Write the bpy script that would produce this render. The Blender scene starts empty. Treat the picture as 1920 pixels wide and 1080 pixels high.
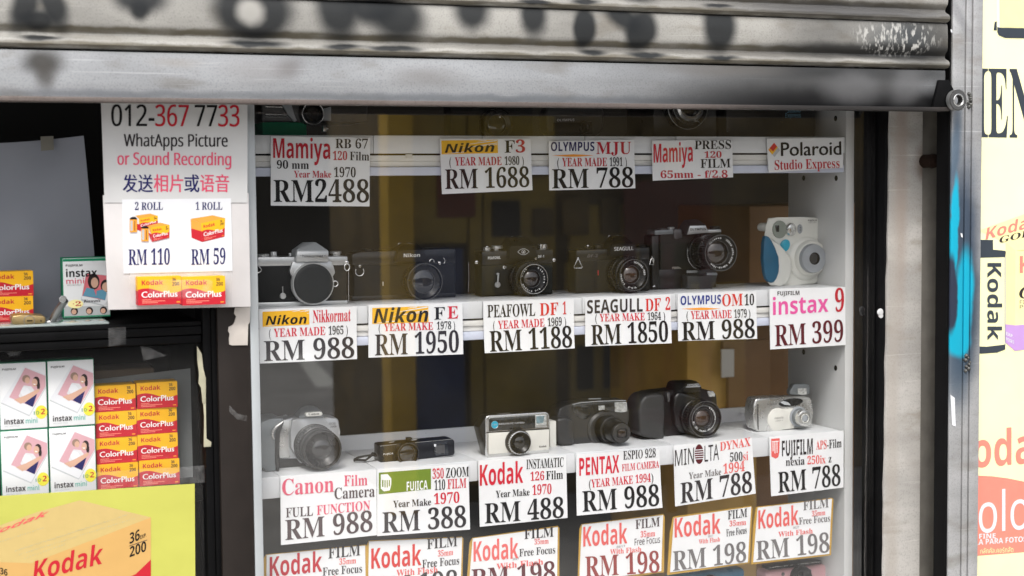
import bpy, bmesh, math, random
from mathutils import Vector, Matrix
random.seed(7)
SC = bpy.context.scene
COL = SC.collection
# ---------------------------------------------------------------- camera, sky, sun, exposure
CAM = Vector((0.0, -2.13, 1.60)); YAW, PITCH, ROLL, FPX = 21.85, 3.76, -0.57, 2893.0
def _axes():
    y, p, r = (math.radians(a) for a in (YAW, PITCH, ROLL))
    f = Vector((math.sin(y)*math.cos(p), math.cos(y)*math.cos(p), -math.sin(p)))
    rt = Vector((math.cos(y), -math.sin(y), 0)); up = rt.cross(f)
    return math.cos(r)*rt+math.sin(r)*up, -math.sin(r)*rt+math.cos(r)*up, f
AR, AU, AF = _axes()
cd = bpy.data.cameras.new('camera'); cam = bpy.data.objects.new('camera', cd); COL.objects.link(cam)
cam.matrix_world = Matrix(((AR.x, AU.x, -AF.x, CAM.x), (AR.y, AU.y, -AF.y, CAM.y), (AR.z, AU.z, -AF.z, CAM.z), (0, 0, 0, 1)))
cd.sensor_width = 36; cd.lens = 36*FPX/1920; cd.clip_start = 0.05; cd.clip_end = 500
cd.dof.use_dof = True; cd.dof.focus_distance = 2.34; cd.dof.aperture_fstop = 5.6
SC.camera = cam
W = bpy.data.worlds.new('World'); SC.world = W; W.use_nodes = True
nt = W.node_tree; bg = nt.nodes['Background']
sky = nt.nodes.new('ShaderNodeTexSky'); sky.sky_type = 'NISHITA'; sky.sun_disc = False
SUN_EL, SUN_AZ = 52.0, 205.0      # azimuth measured from +Y (into the shop) clockwise
sky.sun_elevation = math.radians(SUN_EL); sky.sun_rotation = math.radians(SUN_AZ)
sky.air_density = 1.0; sky.dust_density = 4.0; sky.ozone_density = 1.0
hs = nt.nodes.new('ShaderNodeHueSaturation'); hs.inputs['Saturation'].default_value = 0.30   # cloud veil
nt.links.new(sky.outputs[0], hs.inputs['Color']); nt.links.new(hs.outputs[0], bg.inputs[0]); bg.inputs[1].default_value = 0.12
sl = bpy.data.lights.new('sun', 'SUN'); so = bpy.data.objects.new('sun', sl); COL.objects.link(so)
sl.energy = 1.3; sl.angle = math.radians(18); sl.color = (1.0, 0.97, 0.92)
_a, _e = math.radians(SUN_AZ), math.radians(SUN_EL)
sd = Vector((math.sin(_a)*math.cos(_e), math.cos(_a)*math.cos(_e), math.sin(_e)))
so.rotation_euler = (-sd).to_track_quat('-Z', 'Y').to_euler(); so.location = sd*20
SC.view_settings.view_transform = 'Standard'; SC.view_settings.look = 'None'
SC.view_settings.exposure = 0.85; SC.view_settings.gamma = 1.0; SC.view_settings.use_curve_mapping = False

# ---------------------------------------------------------------- measuring: a pixel of the photograph on a wall plane / a shelf
def ray(px, py): return AR*((px-960)/FPX)-AU*((py-540)/FPX)+AF
def at(px, py, Y):
    d = ray(px, py); return CAM+d*((Y-CAM.y)/d.y)
def on(px, py, z):
    d = ray(px, py); return CAM+d*((z-CAM.z)/d.z)
def kz(p): return (Vector(p)-CAM).dot(AF)/FPX          # metres per pixel at a point
Z1, Z2, Z3, Z4 = 1.676, 1.429, 1.188, 0.905            # shelf tops

# ---------------------------------------------------------------- materials
MATS = {}
def M(key, col, rough=.5, metal=0.0, var=.08, vs=30, bump=0.0, bs=300, coat=0.0, spec=.5, sheen=0):
    m = bpy.data.materials.new(key); m.use_nodes = True; n = m.node_tree.nodes; l = m.node_tree.links
    b = n['Principled BSDF']; b.inputs['Roughness'].default_value = rough; b.inputs['Metallic'].default_value = metal
    b.inputs['Coat Weight'].default_value = coat; b.inputs['Specular IOR Level'].default_value = spec
    b.inputs['Base Color'].default_value = (*col, 1)
    tc = n.new('ShaderNodeTexCoord')
    if var:
        nz = n.new('ShaderNodeTexNoise'); nz.inputs['Scale'].default_value = vs; nz.inputs['Detail'].default_value = 6
        l.new(tc.outputs['Object'], nz.inputs['Vector'])
        mr = n.new('ShaderNodeMapRange'); mr.inputs[1].default_value = .3; mr.inputs[2].default_value = .7
        mr.inputs[3].default_value = 1-var; mr.inputs[4].default_value = 1+var
        l.new(nz.outputs[0], mr.inputs[0])
        mx = n.new('ShaderNodeVectorMath'); mx.operation = 'SCALE'; mx.inputs[0].default_value = col
        l.new(mr.outputs[0], mx.inputs['Scale']); l.new(mx.outputs[0], b.inputs['Base Color'])
        r2 = n.new('ShaderNodeMapRange'); r2.inputs[3].default_value = max(0.02, rough-.08); r2.inputs[4].default_value = min(1, rough+.08)
        l.new(nz.outputs[0], r2.inputs[0]); l.new(r2.outputs[0], b.inputs['Roughness'])
    if bump:
        nb = n.new('ShaderNodeTexNoise'); nb.inputs['Scale'].default_value = bs; nb.inputs['Detail'].default_value = 3
        l.new(tc.outputs['Object'], nb.inputs['Vector'])
        bp = n.new('ShaderNodeBump'); bp.inputs['Strength'].default_value = bump; bp.inputs['Distance'].default_value = .0006
        l.new(nb.outputs[0], bp.inputs['Height']); l.new(bp.outputs[0], b.inputs['Normal'])
    MATS[key] = m
    return m
M('card_white', (.79, .80, .81), .42, var=.035, vs=14, spec=.3)
M('paper_white', (.58, .58, .58), .6, var=.05, vs=12, bump=.8, bs=16, spec=.3)
M('paper_bright', (.72, .73, .76), .55, var=.02)
M('cardboard_white', (.60, .575, .57), .45, var=.07, vs=15, bump=1.0, bs=28)
M('sheet_grey', (.25, .265, .31), .6, var=.06, vs=9)
for k, c in dict(ink_black=(.012, .011, .012), ink_dark=(.035, .03, .033), ink_grey=(.16, .15, .15), ink_brown=(.075, .05, .055), ink_maroon=(.10, .012, .02), ink_faded_maroon=(.28, .05, .045),
                 ink_red=(.60, .025, .05), ink_scarlet=(.62, .035, .03), ink_crimson=(.48, .02, .035), ink_faded=(.74, .13, .12), ink_rose=(.68, .09, .16), ink_blue=(.018, .04, .24), ink_navy=(.02, .02, .11),
                 ink_pink=(.74, .10, .34), ink_yellow=(.84, .46, .03), ink_orange=(.85, .33, .04), ink_olive=(.17, .25, .035), ink_white=(.85, .85, .84),
                 kodak_yellow=(.84, .44, .02), kodak_red=(.50, .022, .035), kodak_pale=(.80, .34, .06), salmon=(.82, .25, .19), salmon_text=(.80, .24, .19), cream=(.95, .86, .42), cream_dark=(.82, .70, .38),
                 wall_yellow=(.93, .90, .52), lilac=(.50, .30, .62), hair_tan=(.30, .20, .15), slate=(.045, .055, .07), instax_green=(.015, .26, .13), ink_teal=(.10, .42, .35), ink_cyan=(.04, .36, .55),
                 photo_pink=(.62, .36, .40), photo_rose=(.66, .16, .19), skin=(.62, .38, .28), hair=(.03, .02, .02), shirt=(.66, .66, .68), denim=(.12, .30, .42), lime=(.72, .66, .06), print_shadow=(.50, .52, .54),
                 poster_lime=(.50, .50, .10), poster_box=(.60, .36, .12), poster_box_top=(.56, .42, .17), poster_dash=(.50, .44, .25)).items():
    M(k, c, .55, var=.03, vs=60, spec=.12)
M('shelf_white', (.69, .705, .72), .38, var=.07, vs=10)
M('rail_white', (.72, .71, .68), .35, var=.04, vs=20)
M('rail_blue', (.60, .64, .76), .35, var=.03)
M('aluminium', (.50, .53, .55), .42, .35, var=.07, vs=14)
M('panel_grey', (.56, .565, .56), .45, var=.05, vs=8)
M('black_frame', (.004, .004, .0044), .55, var=.25, vs=25, bump=.15, bs=120, spec=.09)
M('black_matte', (.004, .004, .004), .8, var=.1, spec=.15)
M('brown_post', (.017, .0125, .0105), .5, var=.15, vs=30, bump=.1, bs=400, spec=.3)
M('cam_black', (.007, .007, .0075), .30, var=.2, vs=60, spec=.5)
M('cam_grey', (.036, .036, .036), .38, var=.1, vs=60)
M('leather', (.0085, .009, .009), .55, var=.25, vs=400, bump=.6, bs=1400, spec=.3)
M('leather_green', (.0115, .012, .008), .55, var=.25, vs=400, bump=.5, bs=1400, spec=.3)
M('lens_black', (.006, .006, .0065), .28, var=.15, vs=80, spec=.35)
M('cap_black', (.015, .017, .017), .5, var=.2, vs=120, bump=.3, bs=500)
M('chrome', (.72, .72, .71), .24, .95, var=.06, vs=80)
M('satin_chrome', (.60, .61, .61), .36, .80, var=.06, vs=60, bump=.1, bs=900)
M('silver_plastic', (.52, .535, .55), .34, .55, var=.05, vs=50)
M('silver_bright', (.62, .62, .60), .28, .85, var=.05, vs=50)
M('silver_dark', (.20, .22, .23), .36, .45, var=.06, vs=50)
M('gunmetal', (.12, .12, .12), .38, .6, var=.1, vs=60)
M('white_plastic', (.71, .71, .66), .36, var=.03, vs=30)
M('off_white', (.66, .65, .60), .4, var=.03, vs=40)
M('grey_plastic', (.30, .32, .34), .35, var=.05, vs=40)
M('finder_grey', (.24, .27, .235), .3, var=.05, vs=40)
M('grey_light', (.46, .48, .49), .35, var=.05, vs=40)
M('teal_grip', (.008, .105, .20), .42, var=.08, vs=40)
M('cyan_button', (.02, .36, .52), .25, var=.05, coat=.3)
M('pink_plastic', (.62, .36, .38), .35, var=.05)
M('blue_plastic', (.03, .16, .27), .3, var=.1)
M('flash_window', (.55, .56, .54), .12, .3, var=.45, vs=260)
M('window_dark', (.02, .022, .024), .08, var=.3, vs=90, coat=.5)
M('brass', (.36, .26, .12), .38, .8, var=.15, vs=60)
M('steel_dark', (.26, .26, .26), .3, .9, var=.15, vs=60)
M('rust', (.018, .010, .007), .8, var=.4, vs=120, bump=.8, bs=300, spec=.1); M('yellow_board', (.50, .30, .05), .5, spec=.2)
M('rubber', (.012, .011, .010), .7, var=.2)
M('strap_brown', (.045, .016, .013), .6, var=.2)
M('weatherstrip', (.42, .40, .29), .6, var=.15, vs=40)
M('torn_paper', (.62, .57, .52), .8, var=.05, vs=60, bump=.4, bs=250)
def lens_glass(key, tint):
    m = M(key, (.006, .005, .005), .06, var=0, coat=1.0); n = m.node_tree.nodes; l = m.node_tree.links
    lw = n.new('ShaderNodeLayerWeight'); lw.inputs[0].default_value = .35
    cr = n.new('ShaderNodeValToRGB'); e = cr.color_ramp.elements
    e[0].color = (*[t*.8 for t in tint], 1); e[1].color = (.004, .004, .005, 1); e[1].position = .6
    l.new(lw.outputs['Facing'], cr.inputs[0]); l.new(cr.outputs[0], n['Principled BSDF'].inputs['Base Color'])
for k_, c_, b_, s_ in (('poster_lime', (.50, .50, .10), 1.0, 10), ('wall_yellow', (.93, .90, .52), .8, 9), ('poster_box', (.60, .36, .12), 1.0, 10)):
    M(k_, c_, .5, var=.05, vs=9, bump=b_, bs=s_, spec=.35); MATS[k_].node_tree.nodes['Bump'].inputs['Distance'].default_value = .004
lens_glass('glass_amber', (.06, .035, .02)); lens_glass('glass_brown', (.035, .024, .02)); lens_glass('glass_grey', (.022, .022, .024)); lens_glass('glass_pale', (.16, .15, .13))
def glass_mat(key, gain=2.1, tint=.995):
    m = bpy.data.materials.new(key); m.use_nodes = True; n = m.node_tree.nodes; l = m.node_tree.links; n.remove(n['Principled BSDF'])
    tr = n.new('ShaderNodeBsdfTransparent'); tr.inputs[0].default_value = (tint, tint, tint, 1)
    gl = n.new('ShaderNodeBsdfGlossy'); gl.inputs['Roughness'].default_value = 0.0; gl.inputs['Color'].default_value = (1, 1, 1, 1)
    fr = n.new('ShaderNodeLayerWeight'); fr.inputs[0].default_value = .5
    pw = n.new('ShaderNodeMath'); pw.operation = 'POWER'; pw.inputs[1].default_value = 5; l.new(fr.outputs['Facing'], pw.inputs[0])
    ma = n.new('ShaderNodeMath'); ma.operation = 'MULTIPLY_ADD'; ma.inputs[1].default_value = .95; ma.inputs[2].default_value = .045; l.new(pw.outputs[0], ma.inputs[0])
    mu = n.new('ShaderNodeMath'); mu.operation = 'MULTIPLY'; mu.inputs[1].default_value = gain; mu.use_clamp = True
    mx = n.new('ShaderNodeMixShader'); l.new(ma.outputs[0], mu.inputs[0]); l.new(mu.outputs[0], mx.inputs[0])
    l.new(tr.outputs[0], mx.inputs[1]); l.new(gl.outputs[0], mx.inputs[2]); tc = n.new('ShaderNodeTexCoord'); z1 = n.new('ShaderNodeTexNoise'); z1.inputs['Scale'].default_value = 5; z1.inputs['Detail'].default_value = 7; l.new(tc.outputs['Object'], z1.inputs['Vector'])
    z2 = n.new('ShaderNodeTexNoise'); z2.inputs['Scale'].default_value = 330; z2.inputs['Detail'].default_value = 1; l.new(tc.outputs['Object'], z2.inputs['Vector'])
    r1 = n.new('ShaderNodeMapRange'); r1.inputs[1].default_value = .45; r1.inputs[2].default_value = .75; r1.inputs[3].default_value = .002; r1.inputs[4].default_value = .016; l.new(z1.outputs[0], r1.inputs[0])
    r2 = n.new('ShaderNodeMapRange'); r2.inputs[1].default_value = .77; r2.inputs[2].default_value = .82; r2.inputs[3].default_value = 0; r2.inputs[4].default_value = .30; l.new(z2.outputs[0], r2.inputs[0])
    ad = n.new('ShaderNodeMath'); ad.operation = 'ADD'; l.new(r1.outputs[0], ad.inputs[0]); l.new(r2.outputs[0], ad.inputs[1])
    df = n.new('ShaderNodeBsdfDiffuse'); df.inputs[0].default_value = (.62, .60, .56, 1); m2 = n.new('ShaderNodeMixShader')      # dust and smears on the pane
    l.new(ad.outputs[0], m2.inputs[0]); l.new(mx.outputs[0], m2.inputs[1]); l.new(df.outputs[0], m2.inputs[2]); l.new(m2.outputs[0], n['Material Output'].inputs[0])
    MATS[key] = m; return m
glass_mat('window_glass', 2.6); glass_mat('door_glass', .5)
def film_mat(key, fac, col=(.8, .8, .8), gloss=.12):
    m = bpy.data.materials.new(key); m.use_nodes = True; n = m.node_tree.nodes; l = m.node_tree.links
    b = n['Principled BSDF']; b.inputs['Base Color'].default_value = (*col, 1); b.inputs['Roughness'].default_value = gloss
    tc = n.new('ShaderNodeTexCoord'); nz = n.new('ShaderNodeTexNoise'); nz.inputs['Scale'].default_value = 60; nz.inputs['Detail'].default_value = 5
    l.new(tc.outputs['Object'], nz.inputs['Vector'])
    mr = n.new('ShaderNodeMapRange'); mr.inputs[1].default_value = .35; mr.inputs[2].default_value = .75; mr.inputs[3].default_value = fac*.4; mr.inputs[4].default_value = fac*2
    l.new(nz.outputs[0], mr.inputs[0]); l.new(mr.outputs[0], b.inputs['Alpha'])
    bp = n.new('ShaderNodeBump'); bp.inputs['Strength'].default_value = .5; bp.inputs['Distance'].default_value = .003
    l.new(nz.outputs[0], bp.inputs['Height']); l.new(bp.outputs[0], b.inputs['Normal'])
    MATS[key] = m
film_mat('clear_tape', .035); film_mat('plastic_bag', .10, (.85, .85, .85), .08)

# ---------------------------------------------------------------- text outlines
def _map(s, up, lo, dg):
    o = ''
    for c in s:
        if 'A' <= c <= 'Z': o += chr(up+ord(c)-65)
        elif 'a' <= c <= 'z': o += chr(lo+ord(c)-97)
        elif '0' <= c <= '9' and dg: o += chr(dg+ord(c)-48)
        else: o += c
    return o
FONTS = dict(sb=(0x1D400, 0x1D41A, 0x1D7CE), ss=(0x1D5D4, 0x1D5EE, 0x1D7EC), si=(0x1D63C, 0x1D656, 0x1D7EC), sn=(0x1D5A0, 0x1D5BA, 0x1D7E2), ib=(0x1D468, 0x1D482, 0x1D7CE))
TCACHE = {}; CAPS = {}
def text_outline(s, font):
    k = (s, font)
    if k not in TCACHE:
        c = bpy.data.curves.new('lettering', 'FONT'); c.body = s if font == 'bf' else _map(s, *FONTS[font]); c.size = 1; c.resolution_u = 3
        o = bpy.data.objects.new('lettering', c); COL.objects.link(o)
        m = o.to_mesh(); vs = [(v.co.x, v.co.y) for v in m.vertices]; fs = [tuple(p.vertices) for p in m.polygons]
        o.to_mesh_clear(); bpy.data.objects.remove(o); bpy.data.curves.remove(c)
        xs = [v[0] for v in vs] or [0, 1]
        TCACHE[k] = (vs, fs, min(xs), max(xs))
    return TCACHE[k]

# ---------------------------------------------------------------- mesh builder (world coordinates)
class MB:
    def __init__(s): s.v = []; s.f = []; s.m = []; s.k = []
    def ki(s, key):
        if key not in s.k: s.k.append(key)
        return s.k.index(key)
    def raw(s, vs, fs, key):
        o = len(s.v); i = s.ki(key); s.v += [tuple(v) for v in vs]; s.f += [tuple(a+o for a in f) for f in fs]; s.m += [i]*len(fs); return s
    def bm(s, bm, key):
        bmesh.ops.recalc_face_normals(bm, faces=bm.faces); bm.verts.index_update()
        s.raw([v.co.copy() for v in bm.verts], [[v.index for v in f.verts] for f in bm.faces], key); bm.free(); return s
    def prism(s, pts, y0, y1, key, bev=0.0, seg=2, shrink=1.0, dx=0.0):      # (x, z) outline, front at y0, back at y1
        bm = bmesh.new(); n = len(pts)
        cx = sum(p[0] for p in pts)/n; cz = sum(p[1] for p in pts)/n
        a = [bm.verts.new((x, y0, z)) for x, z in pts]
        b = [bm.verts.new((cx+(x-cx)*shrink+dx, y1, cz+(z-cz)*shrink)) for x, z in pts]
        bm.faces.new(a); bm.faces.new(b[::-1])
        for i in range(n): bm.faces.new((a[i], b[i], b[(i+1) % n], a[(i+1) % n]))
        if bev: bmesh.ops.bevel(bm, geom=list(bm.edges), offset=bev, segments=seg, affect='EDGES', clamp_overlap=True, profile=.5)
        return s.bm(bm, key)
    def box(s, x0, x1, y0, y1, z0, z1, key, bev=0.0, seg=2):
        return s.prism([(x0, z0), (x1, z0), (x1, z1), (x0, z1)], y0, y1, key, bev, seg)
    def hull(s, pts, key, bev=0.0):
        bm = bmesh.new()
        for p in pts: bm.verts.new(p)
        r = bmesh.ops.convex_hull(bm, input=bm.verts)
        bmesh.ops.delete(bm, geom=[g for g in set(r['geom_unused']+r['geom_interior']) if isinstance(g, bmesh.types.BMVert)], context='VERTS')
        bmesh.ops.dissolve_limit(bm, angle_limit=.02, verts=bm.verts, edges=bm.edges)
        if bev: bmesh.ops.bevel(bm, geom=list(bm.edges), offset=bev, segments=2, affect='EDGES', clamp_overlap=True)
        return s.bm(bm, key)
    def lathe(s, c, prof, key, seg=44, axis='y', knurl=0.0, sx=1.0):    # prof: (position along axis, radius)
        vs = []; rings = []
        for a, r in prof:
            if r < 1e-6:
                p = (c[0], a, c[1]) if axis == 'y' else (c[0], c[1], a) if axis == 'z' else (a, c[0], c[1])
                rings.append([len(vs)]); vs.append(p); continue
            ring = []
            for j in range(seg):
                t = 2*math.pi*j/seg; q = r*(1-knurl*(j % 2)); u, w = q*math.cos(t)*sx, q*math.sin(t)
                ring.append(len(vs))
                vs.append((c[0]+u, a, c[1]+w) if axis == 'y' else (c[0]+u, c[1]+w, a) if axis == 'z' else (a, c[0]+u, c[1]+w))
            rings.append(ring)
        fs = []
        for A, B in zip(rings, rings[1:]):
            for j in range(seg):
                k = (j+1) % seg
                if len(A) == 1 and len(B) == 1: continue
                if len(A) == 1: fs.append((A[0], B[j], B[k]))
                elif len(B) == 1: fs.append((A[j], B[0], A[k]))
                else: fs.append((A[j], B[j], B[k], A[k]))
        bm = bmesh.new(); bv = [bm.verts.new(v) for v in vs]
        for f in fs: bm.faces.new([bv[i] for i in f])
        return s.bm(bm, key)
    def torus(s, c, R, r, key, y, seg=36, tilt=0.0, arc=(0, 2*math.pi), sx=1.0):
        n = seg; pts = []
        for i in range(n+1):
            t = arc[0]+(arc[1]-arc[0])*i/n
            pts.append(Vector((c[0]+R*math.cos(t)*sx, y+tilt*R*math.cos(t), c[1]+R*math.sin(t))))
        return s.tube(pts, r, key)
    def tube(s, pts, r, key, seg=8, flat=1.0):
        pts = [Vector(p) for p in pts]; vs = []; n = len(pts)
        for i, p in enumerate(pts):
            d = (pts[min(i+1, n-1)]-pts[max(i-1, 0)]).normalized()
            a = d.cross(Vector((0, 1, 0)));
            if a.length < .1: a = d.cross(Vector((1, 0, 0)))
            a.normalize(); b = d.cross(a)
            rr = r if not hasattr(r, '__len__') else r[i]
            for j in range(seg):
                t = 2*math.pi*j/seg; vs.append(p+a*rr*math.cos(t)*flat+b*rr*math.sin(t))
        fs = [(i*seg+j, i*seg+(j+1) % seg, (i+1)*seg+(j+1) % seg, (i+1)*seg+j) for i in range(n-1) for j in range(seg)]
        fs += [tuple(range(seg))[::-1], tuple((n-1)*seg+j for j in range(seg))]
        return s.raw(vs, fs, key)
    def flat(s, pts, Y, key):                       # flat print on a plane, (x, z) outline
        return s.raw([(x, Y, z) for x, z in pts], [tuple(range(len(pts)))], key)
    def label(s, txt, font, key, fn, cap=None):               # fn(s 0..1 along the line, t in cap heights) -> world point
        vs, fs, a, b = text_outline(txt, font); w = (b-a) or 1
        if font not in CAPS:
            CAPS[font] = 1.0; CAPS[font] = max(v[1] for v in text_outline('E', font)[0])
        ch = .86 if any(ord(q) > 0x2E80 for q in txt) else CAPS[font]
        return s.raw([fn((x-a)/w, y/ch) for x, y in vs], fs, key)
    def text(s, txt, font, key, x0, x1, y0, y1, h, Y, sl=0.0):    # pixels: baseline ends, cap height; sl = slant
        def fn(u, t): return at(x0+(x1-x0)*u+sl*h*t, y0+(y1-y0)*u-h*t, Y)
        return s.label(txt, font, key, fn)
    def mesh(s, name, off):
        me = bpy.data.meshes.new(name)
        me.from_pydata([(v[0]-off[0], v[1]-off[1], v[2]-off[2]) for v in s.v], [], s.f)
        for k in s.k: me.materials.append(MATS[k])
        me.polygons.foreach_set('material_index', s.m); me.polygons.foreach_set('use_smooth', [True]*len(s.f))
        me.set_sharp_from_angle(angle=math.radians(38)); me.update(); return me
def PX(pts, Y, zb=None):
    o = []
    for x, y in pts:
        p = at(x, y, Y); z = p.z
        if zb is not None and z < zb+.005: z = zb
        o.append((p.x, z))
    return o
def Q(pts, ox, oy, k): return [(ox+x/k, oy+y/k) for x, y in pts]     # measured on an enlargement -> photograph pixels
def arc_pts(cx, cz, rx, rz, n=28, rot=0.0):
    c, s_ = math.cos(rot), math.sin(rot); o = []
    for i in range(n):
        t = 2*math.pi*i/n; u, w = rx*math.cos(t), rz*math.sin(t); o.append((cx+u*c-w*s_, cz+u*s_+w*c))
    return o
def props(o, label=None, cat=None, group=None, kind=None):
    if label: o['label'] = label
    if cat: o['category'] = cat
    if group: o['group'] = group
    if kind: o['kind'] = kind
class Thing:
    def __init__(s, name, label, cat, loc, group=None, kind=None):
        s.o = bpy.data.objects.new(name, None); COL.objects.link(s.o); s.loc = Vector(loc); s.o.location = s.loc; s.o.empty_display_size = .02
        props(s.o, label, cat, group, kind)
    def part(s, name, mb, parent=None, label=None, kind=None):
        o = bpy.data.objects.new(name, mb.mesh(name, s.loc)); COL.objects.link(o); o.parent = parent or s.o
        props(o, label, None, None, kind); return o
def single(name, mb, loc, label=None, cat=None, group=None, kind=None):
    o = bpy.data.objects.new(name, mb.mesh(name, loc)); COL.objects.link(o); o.location = loc; props(o, label, cat, group, kind); return o
def subpart(name, mb, parent, loc):
    o = bpy.data.objects.new(name, mb.mesh(name, loc)); COL.objects.link(o); o.parent = parent; return o
def copy_thing(src, loc, label=None, rz=0.0, parent=None):
    c = src.copy(); COL.objects.link(c)
    if parent is None: c.location = loc; c.rotation_euler = (0, 0, rz)
    else: c.parent = parent
    if label: c['label'] = label
    for ch in list(src.children): copy_thing(ch, None, parent=c)
    return c
# ---------------------------------------------------------------- spray paint on metal (soft blobs in the object's own coordinates)
def spray_mat(key, base, blobs, rough=.42, metal=.15, spec=.3, dirt=None, scuffs=None):
    """blobs: (cx, cz, rx, rz, rot, soft, colour, strength) in metres; painted one over the other"""
    m = bpy.data.materials.new(key); m.use_nodes = True; n = m.node_tree.nodes; l = m.node_tree.links
    b = n['Principled BSDF']; b.inputs['Roughness'].default_value = rough; b.inputs['Metallic'].default_value = metal; b.inputs['Specular IOR Level'].default_value = spec
    geo = n.new('ShaderNodeTexCoord'); P = geo.outputs['Object']
    def noise(sc, det=5, vec=P, stretch=None):
        v = vec
        if stretch:
            mp = n.new('ShaderNodeMapping'); mp.inputs['Scale'].default_value = stretch; l.new(vec, mp.inputs[0]); v = mp.outputs[0]
        z = n.new('ShaderNodeTexNoise'); z.inputs['Scale'].default_value = sc; z.inputs['Detail'].default_value = det; l.new(v, z.inputs['Vector']); return z
    def mapr(sock, a, c, d, e):
        r = n.new('ShaderNodeMapRange'); r.interpolation_type = 'SMOOTHSTEP'
        for i, x in zip((1, 2, 3, 4), (a, c, d, e)): r.inputs[i].default_value = x
        l.new(sock, r.inputs[0]); return r.outputs[0]
    def mix(fac, a, col):
        x = n.new('ShaderNodeMix'); x.data_type = 'RGBA'
        if fac is not None: l.new(fac, x.inputs[0])
        l.new(a, x.inputs[6]) if not isinstance(a, tuple) else setattr(x.inputs[6], 'default_value', (*a, 1))
        l.new(col, x.inputs[7]) if not isinstance(col, tuple) else setattr(x.inputs[7], 'default_value', (*col, 1)); return x.outputs[2]
    n1 = noise(7, 8, stretch=(.5, 1, 1.6)); n2 = noise(420, 2)
    cur = mix(mapr(n1.outputs[0], .3, .75, 0, 1), tuple(c*1.10 for c in base), tuple(c*.66 for c in base))
    cur = mix(mapr(n2.outputs[0], .45, .8, 0, .42), cur, tuple(c*.40 for c in base))
    n3 = noise(26, 9, stretch=(.45, 1, 1.3)); cur = mix(mapr(n3.outputs[0], .54, .74, 0, .55), cur, (base[0]*.52, base[1]*.47, base[2]*.40))
    n4 = noise(90, 4, stretch=(.06, 1, 3.0)); cur = mix(mapr(n4.outputs[0], .66, .72, 0, .40), cur, tuple(min(.8, c*1.5) for c in base))
    nd = noise(28, 4); dv = n.new('ShaderNodeVectorMath'); dv.operation = 'MULTIPLY_ADD'
    dv.inputs[1].default_value = (.010, 0, .010); l.new(nd.outputs[1], dv.inputs[0]); l.new(P, dv.inputs[2])
    if dirt:
        for (z0, z1, col, st) in dirt:
            sp = n.new('ShaderNodeSeparateXYZ'); l.new(dv.outputs[0], sp.inputs[0])
            zc, hw = (z0+z1)/2, abs(z1-z0)/2
            s1 = n.new('ShaderNodeMath'); s1.operation = 'SUBTRACT'; l.new(sp.outputs[2], s1.inputs[0]); s1.inputs[1].default_value = zc+.005
            s2 = n.new('ShaderNodeMath'); s2.operation = 'ABSOLUTE'; l.new(s1.outputs[0], s2.inputs[0])
            s3 = n.new('ShaderNodeMath'); s3.operation = 'MULTIPLY'; l.new(mapr(s2.outputs[0], hw*1.4, hw*.4, 0, st), s3.inputs[0])
            l.new(mapr(noise(45, 6, stretch=(.35, 1, 1)).outputs[0], .25, .6, .45, 1), s3.inputs[1])
            cur = mix(s3.outputs[0], cur, col)
    for (cx, cz, rx, rz, rot, soft, col, st) in blobs:
        mp = n.new('ShaderNodeMapping'); mp.vector_type = 'TEXTURE'
        mp.inputs['Location'].default_value = (cx+.005, 0, cz+.005); mp.inputs['Rotation'].default_value = (0, -rot, 0)
        mp.inputs['Scale'].default_value = (rx, 1e4, rz); l.new(dv.outputs[0], mp.inputs[0])
        ln = n.new('ShaderNodeVectorMath'); ln.operation = 'LENGTH'; l.new(mp.outputs[0], ln.inputs[0])
        f = mapr(ln.outputs['Value'], 1+soft, 1-soft, 0, st)
        cur = mix(f, cur, col)
    if scuffs:
        for (cx, cz, rx, rz, col, st) in scuffs:
            mp = n.new('ShaderNodeMapping'); mp.vector_type = 'TEXTURE'; mp.inputs['Location'].default_value = (cx, 0, cz); mp.inputs['Scale'].default_value = (rx, 1e4, rz); l.new(P, mp.inputs[0])
            ln = n.new('ShaderNodeVectorMath'); ln.operation = 'LENGTH'; l.new(mp.outputs[0], ln.inputs[0])
            s3 = n.new('ShaderNodeMath'); s3.operation = 'MULTIPLY'; l.new(mapr(ln.outputs['Value'], 1.1, .6, 0, st), s3.inputs[0])
            l.new(mapr(noise(150, 10, stretch=(1.3, 1, .55)).outputs[0], .49, .64, 0, .8), s3.inputs[1])
            cur = mix(s3.outputs[0], cur, col)
    l.new(cur, b.inputs['Base Color'])
    bp = n.new('ShaderNodeBump'); bp.inputs['Strength'].default_value = .12; bp.inputs['Distance'].default_value = .002
    l.new(n1.outputs[0], bp.inputs['Height']); l.new(bp.outputs[0], b.inputs['Normal'])
    MATS[key] = m; return m

# ---------------------------------------------------------------- street side (what the window mirrors) and the shell of the shop
M('asphalt', (.40, .39, .375), .85, var=.18, vs=3, bump=.6, bs=60)
M('concrete', (.30, .29, .27), .8, var=.15, vs=5, bump=.4, bs=80)
M('road_paint', (.85, .85, .80), .7, var=.1, vs=20)
M('shop_wall_paint', (.50, .47, .40), .7, var=.08, vs=4)
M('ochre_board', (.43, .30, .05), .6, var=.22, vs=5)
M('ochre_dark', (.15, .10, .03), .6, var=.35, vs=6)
M('yellow_post', (.80, .50, .05), .5, var=.1, vs=8)
M('blue_board', (.022, .05, .17), .5, var=.25, vs=6)
M('red_board', (.20, .045, .025), .5, var=.2, vs=6)
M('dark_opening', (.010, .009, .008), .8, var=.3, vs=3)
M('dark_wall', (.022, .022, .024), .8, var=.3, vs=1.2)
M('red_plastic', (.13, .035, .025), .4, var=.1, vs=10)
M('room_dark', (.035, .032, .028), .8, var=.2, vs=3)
M('wood_ochre', (.52, .31, .07), .5, var=.25, vs=6)
M('wood_brown', (.20, .10, .035), .5, var=.25, vs=6)
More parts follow.
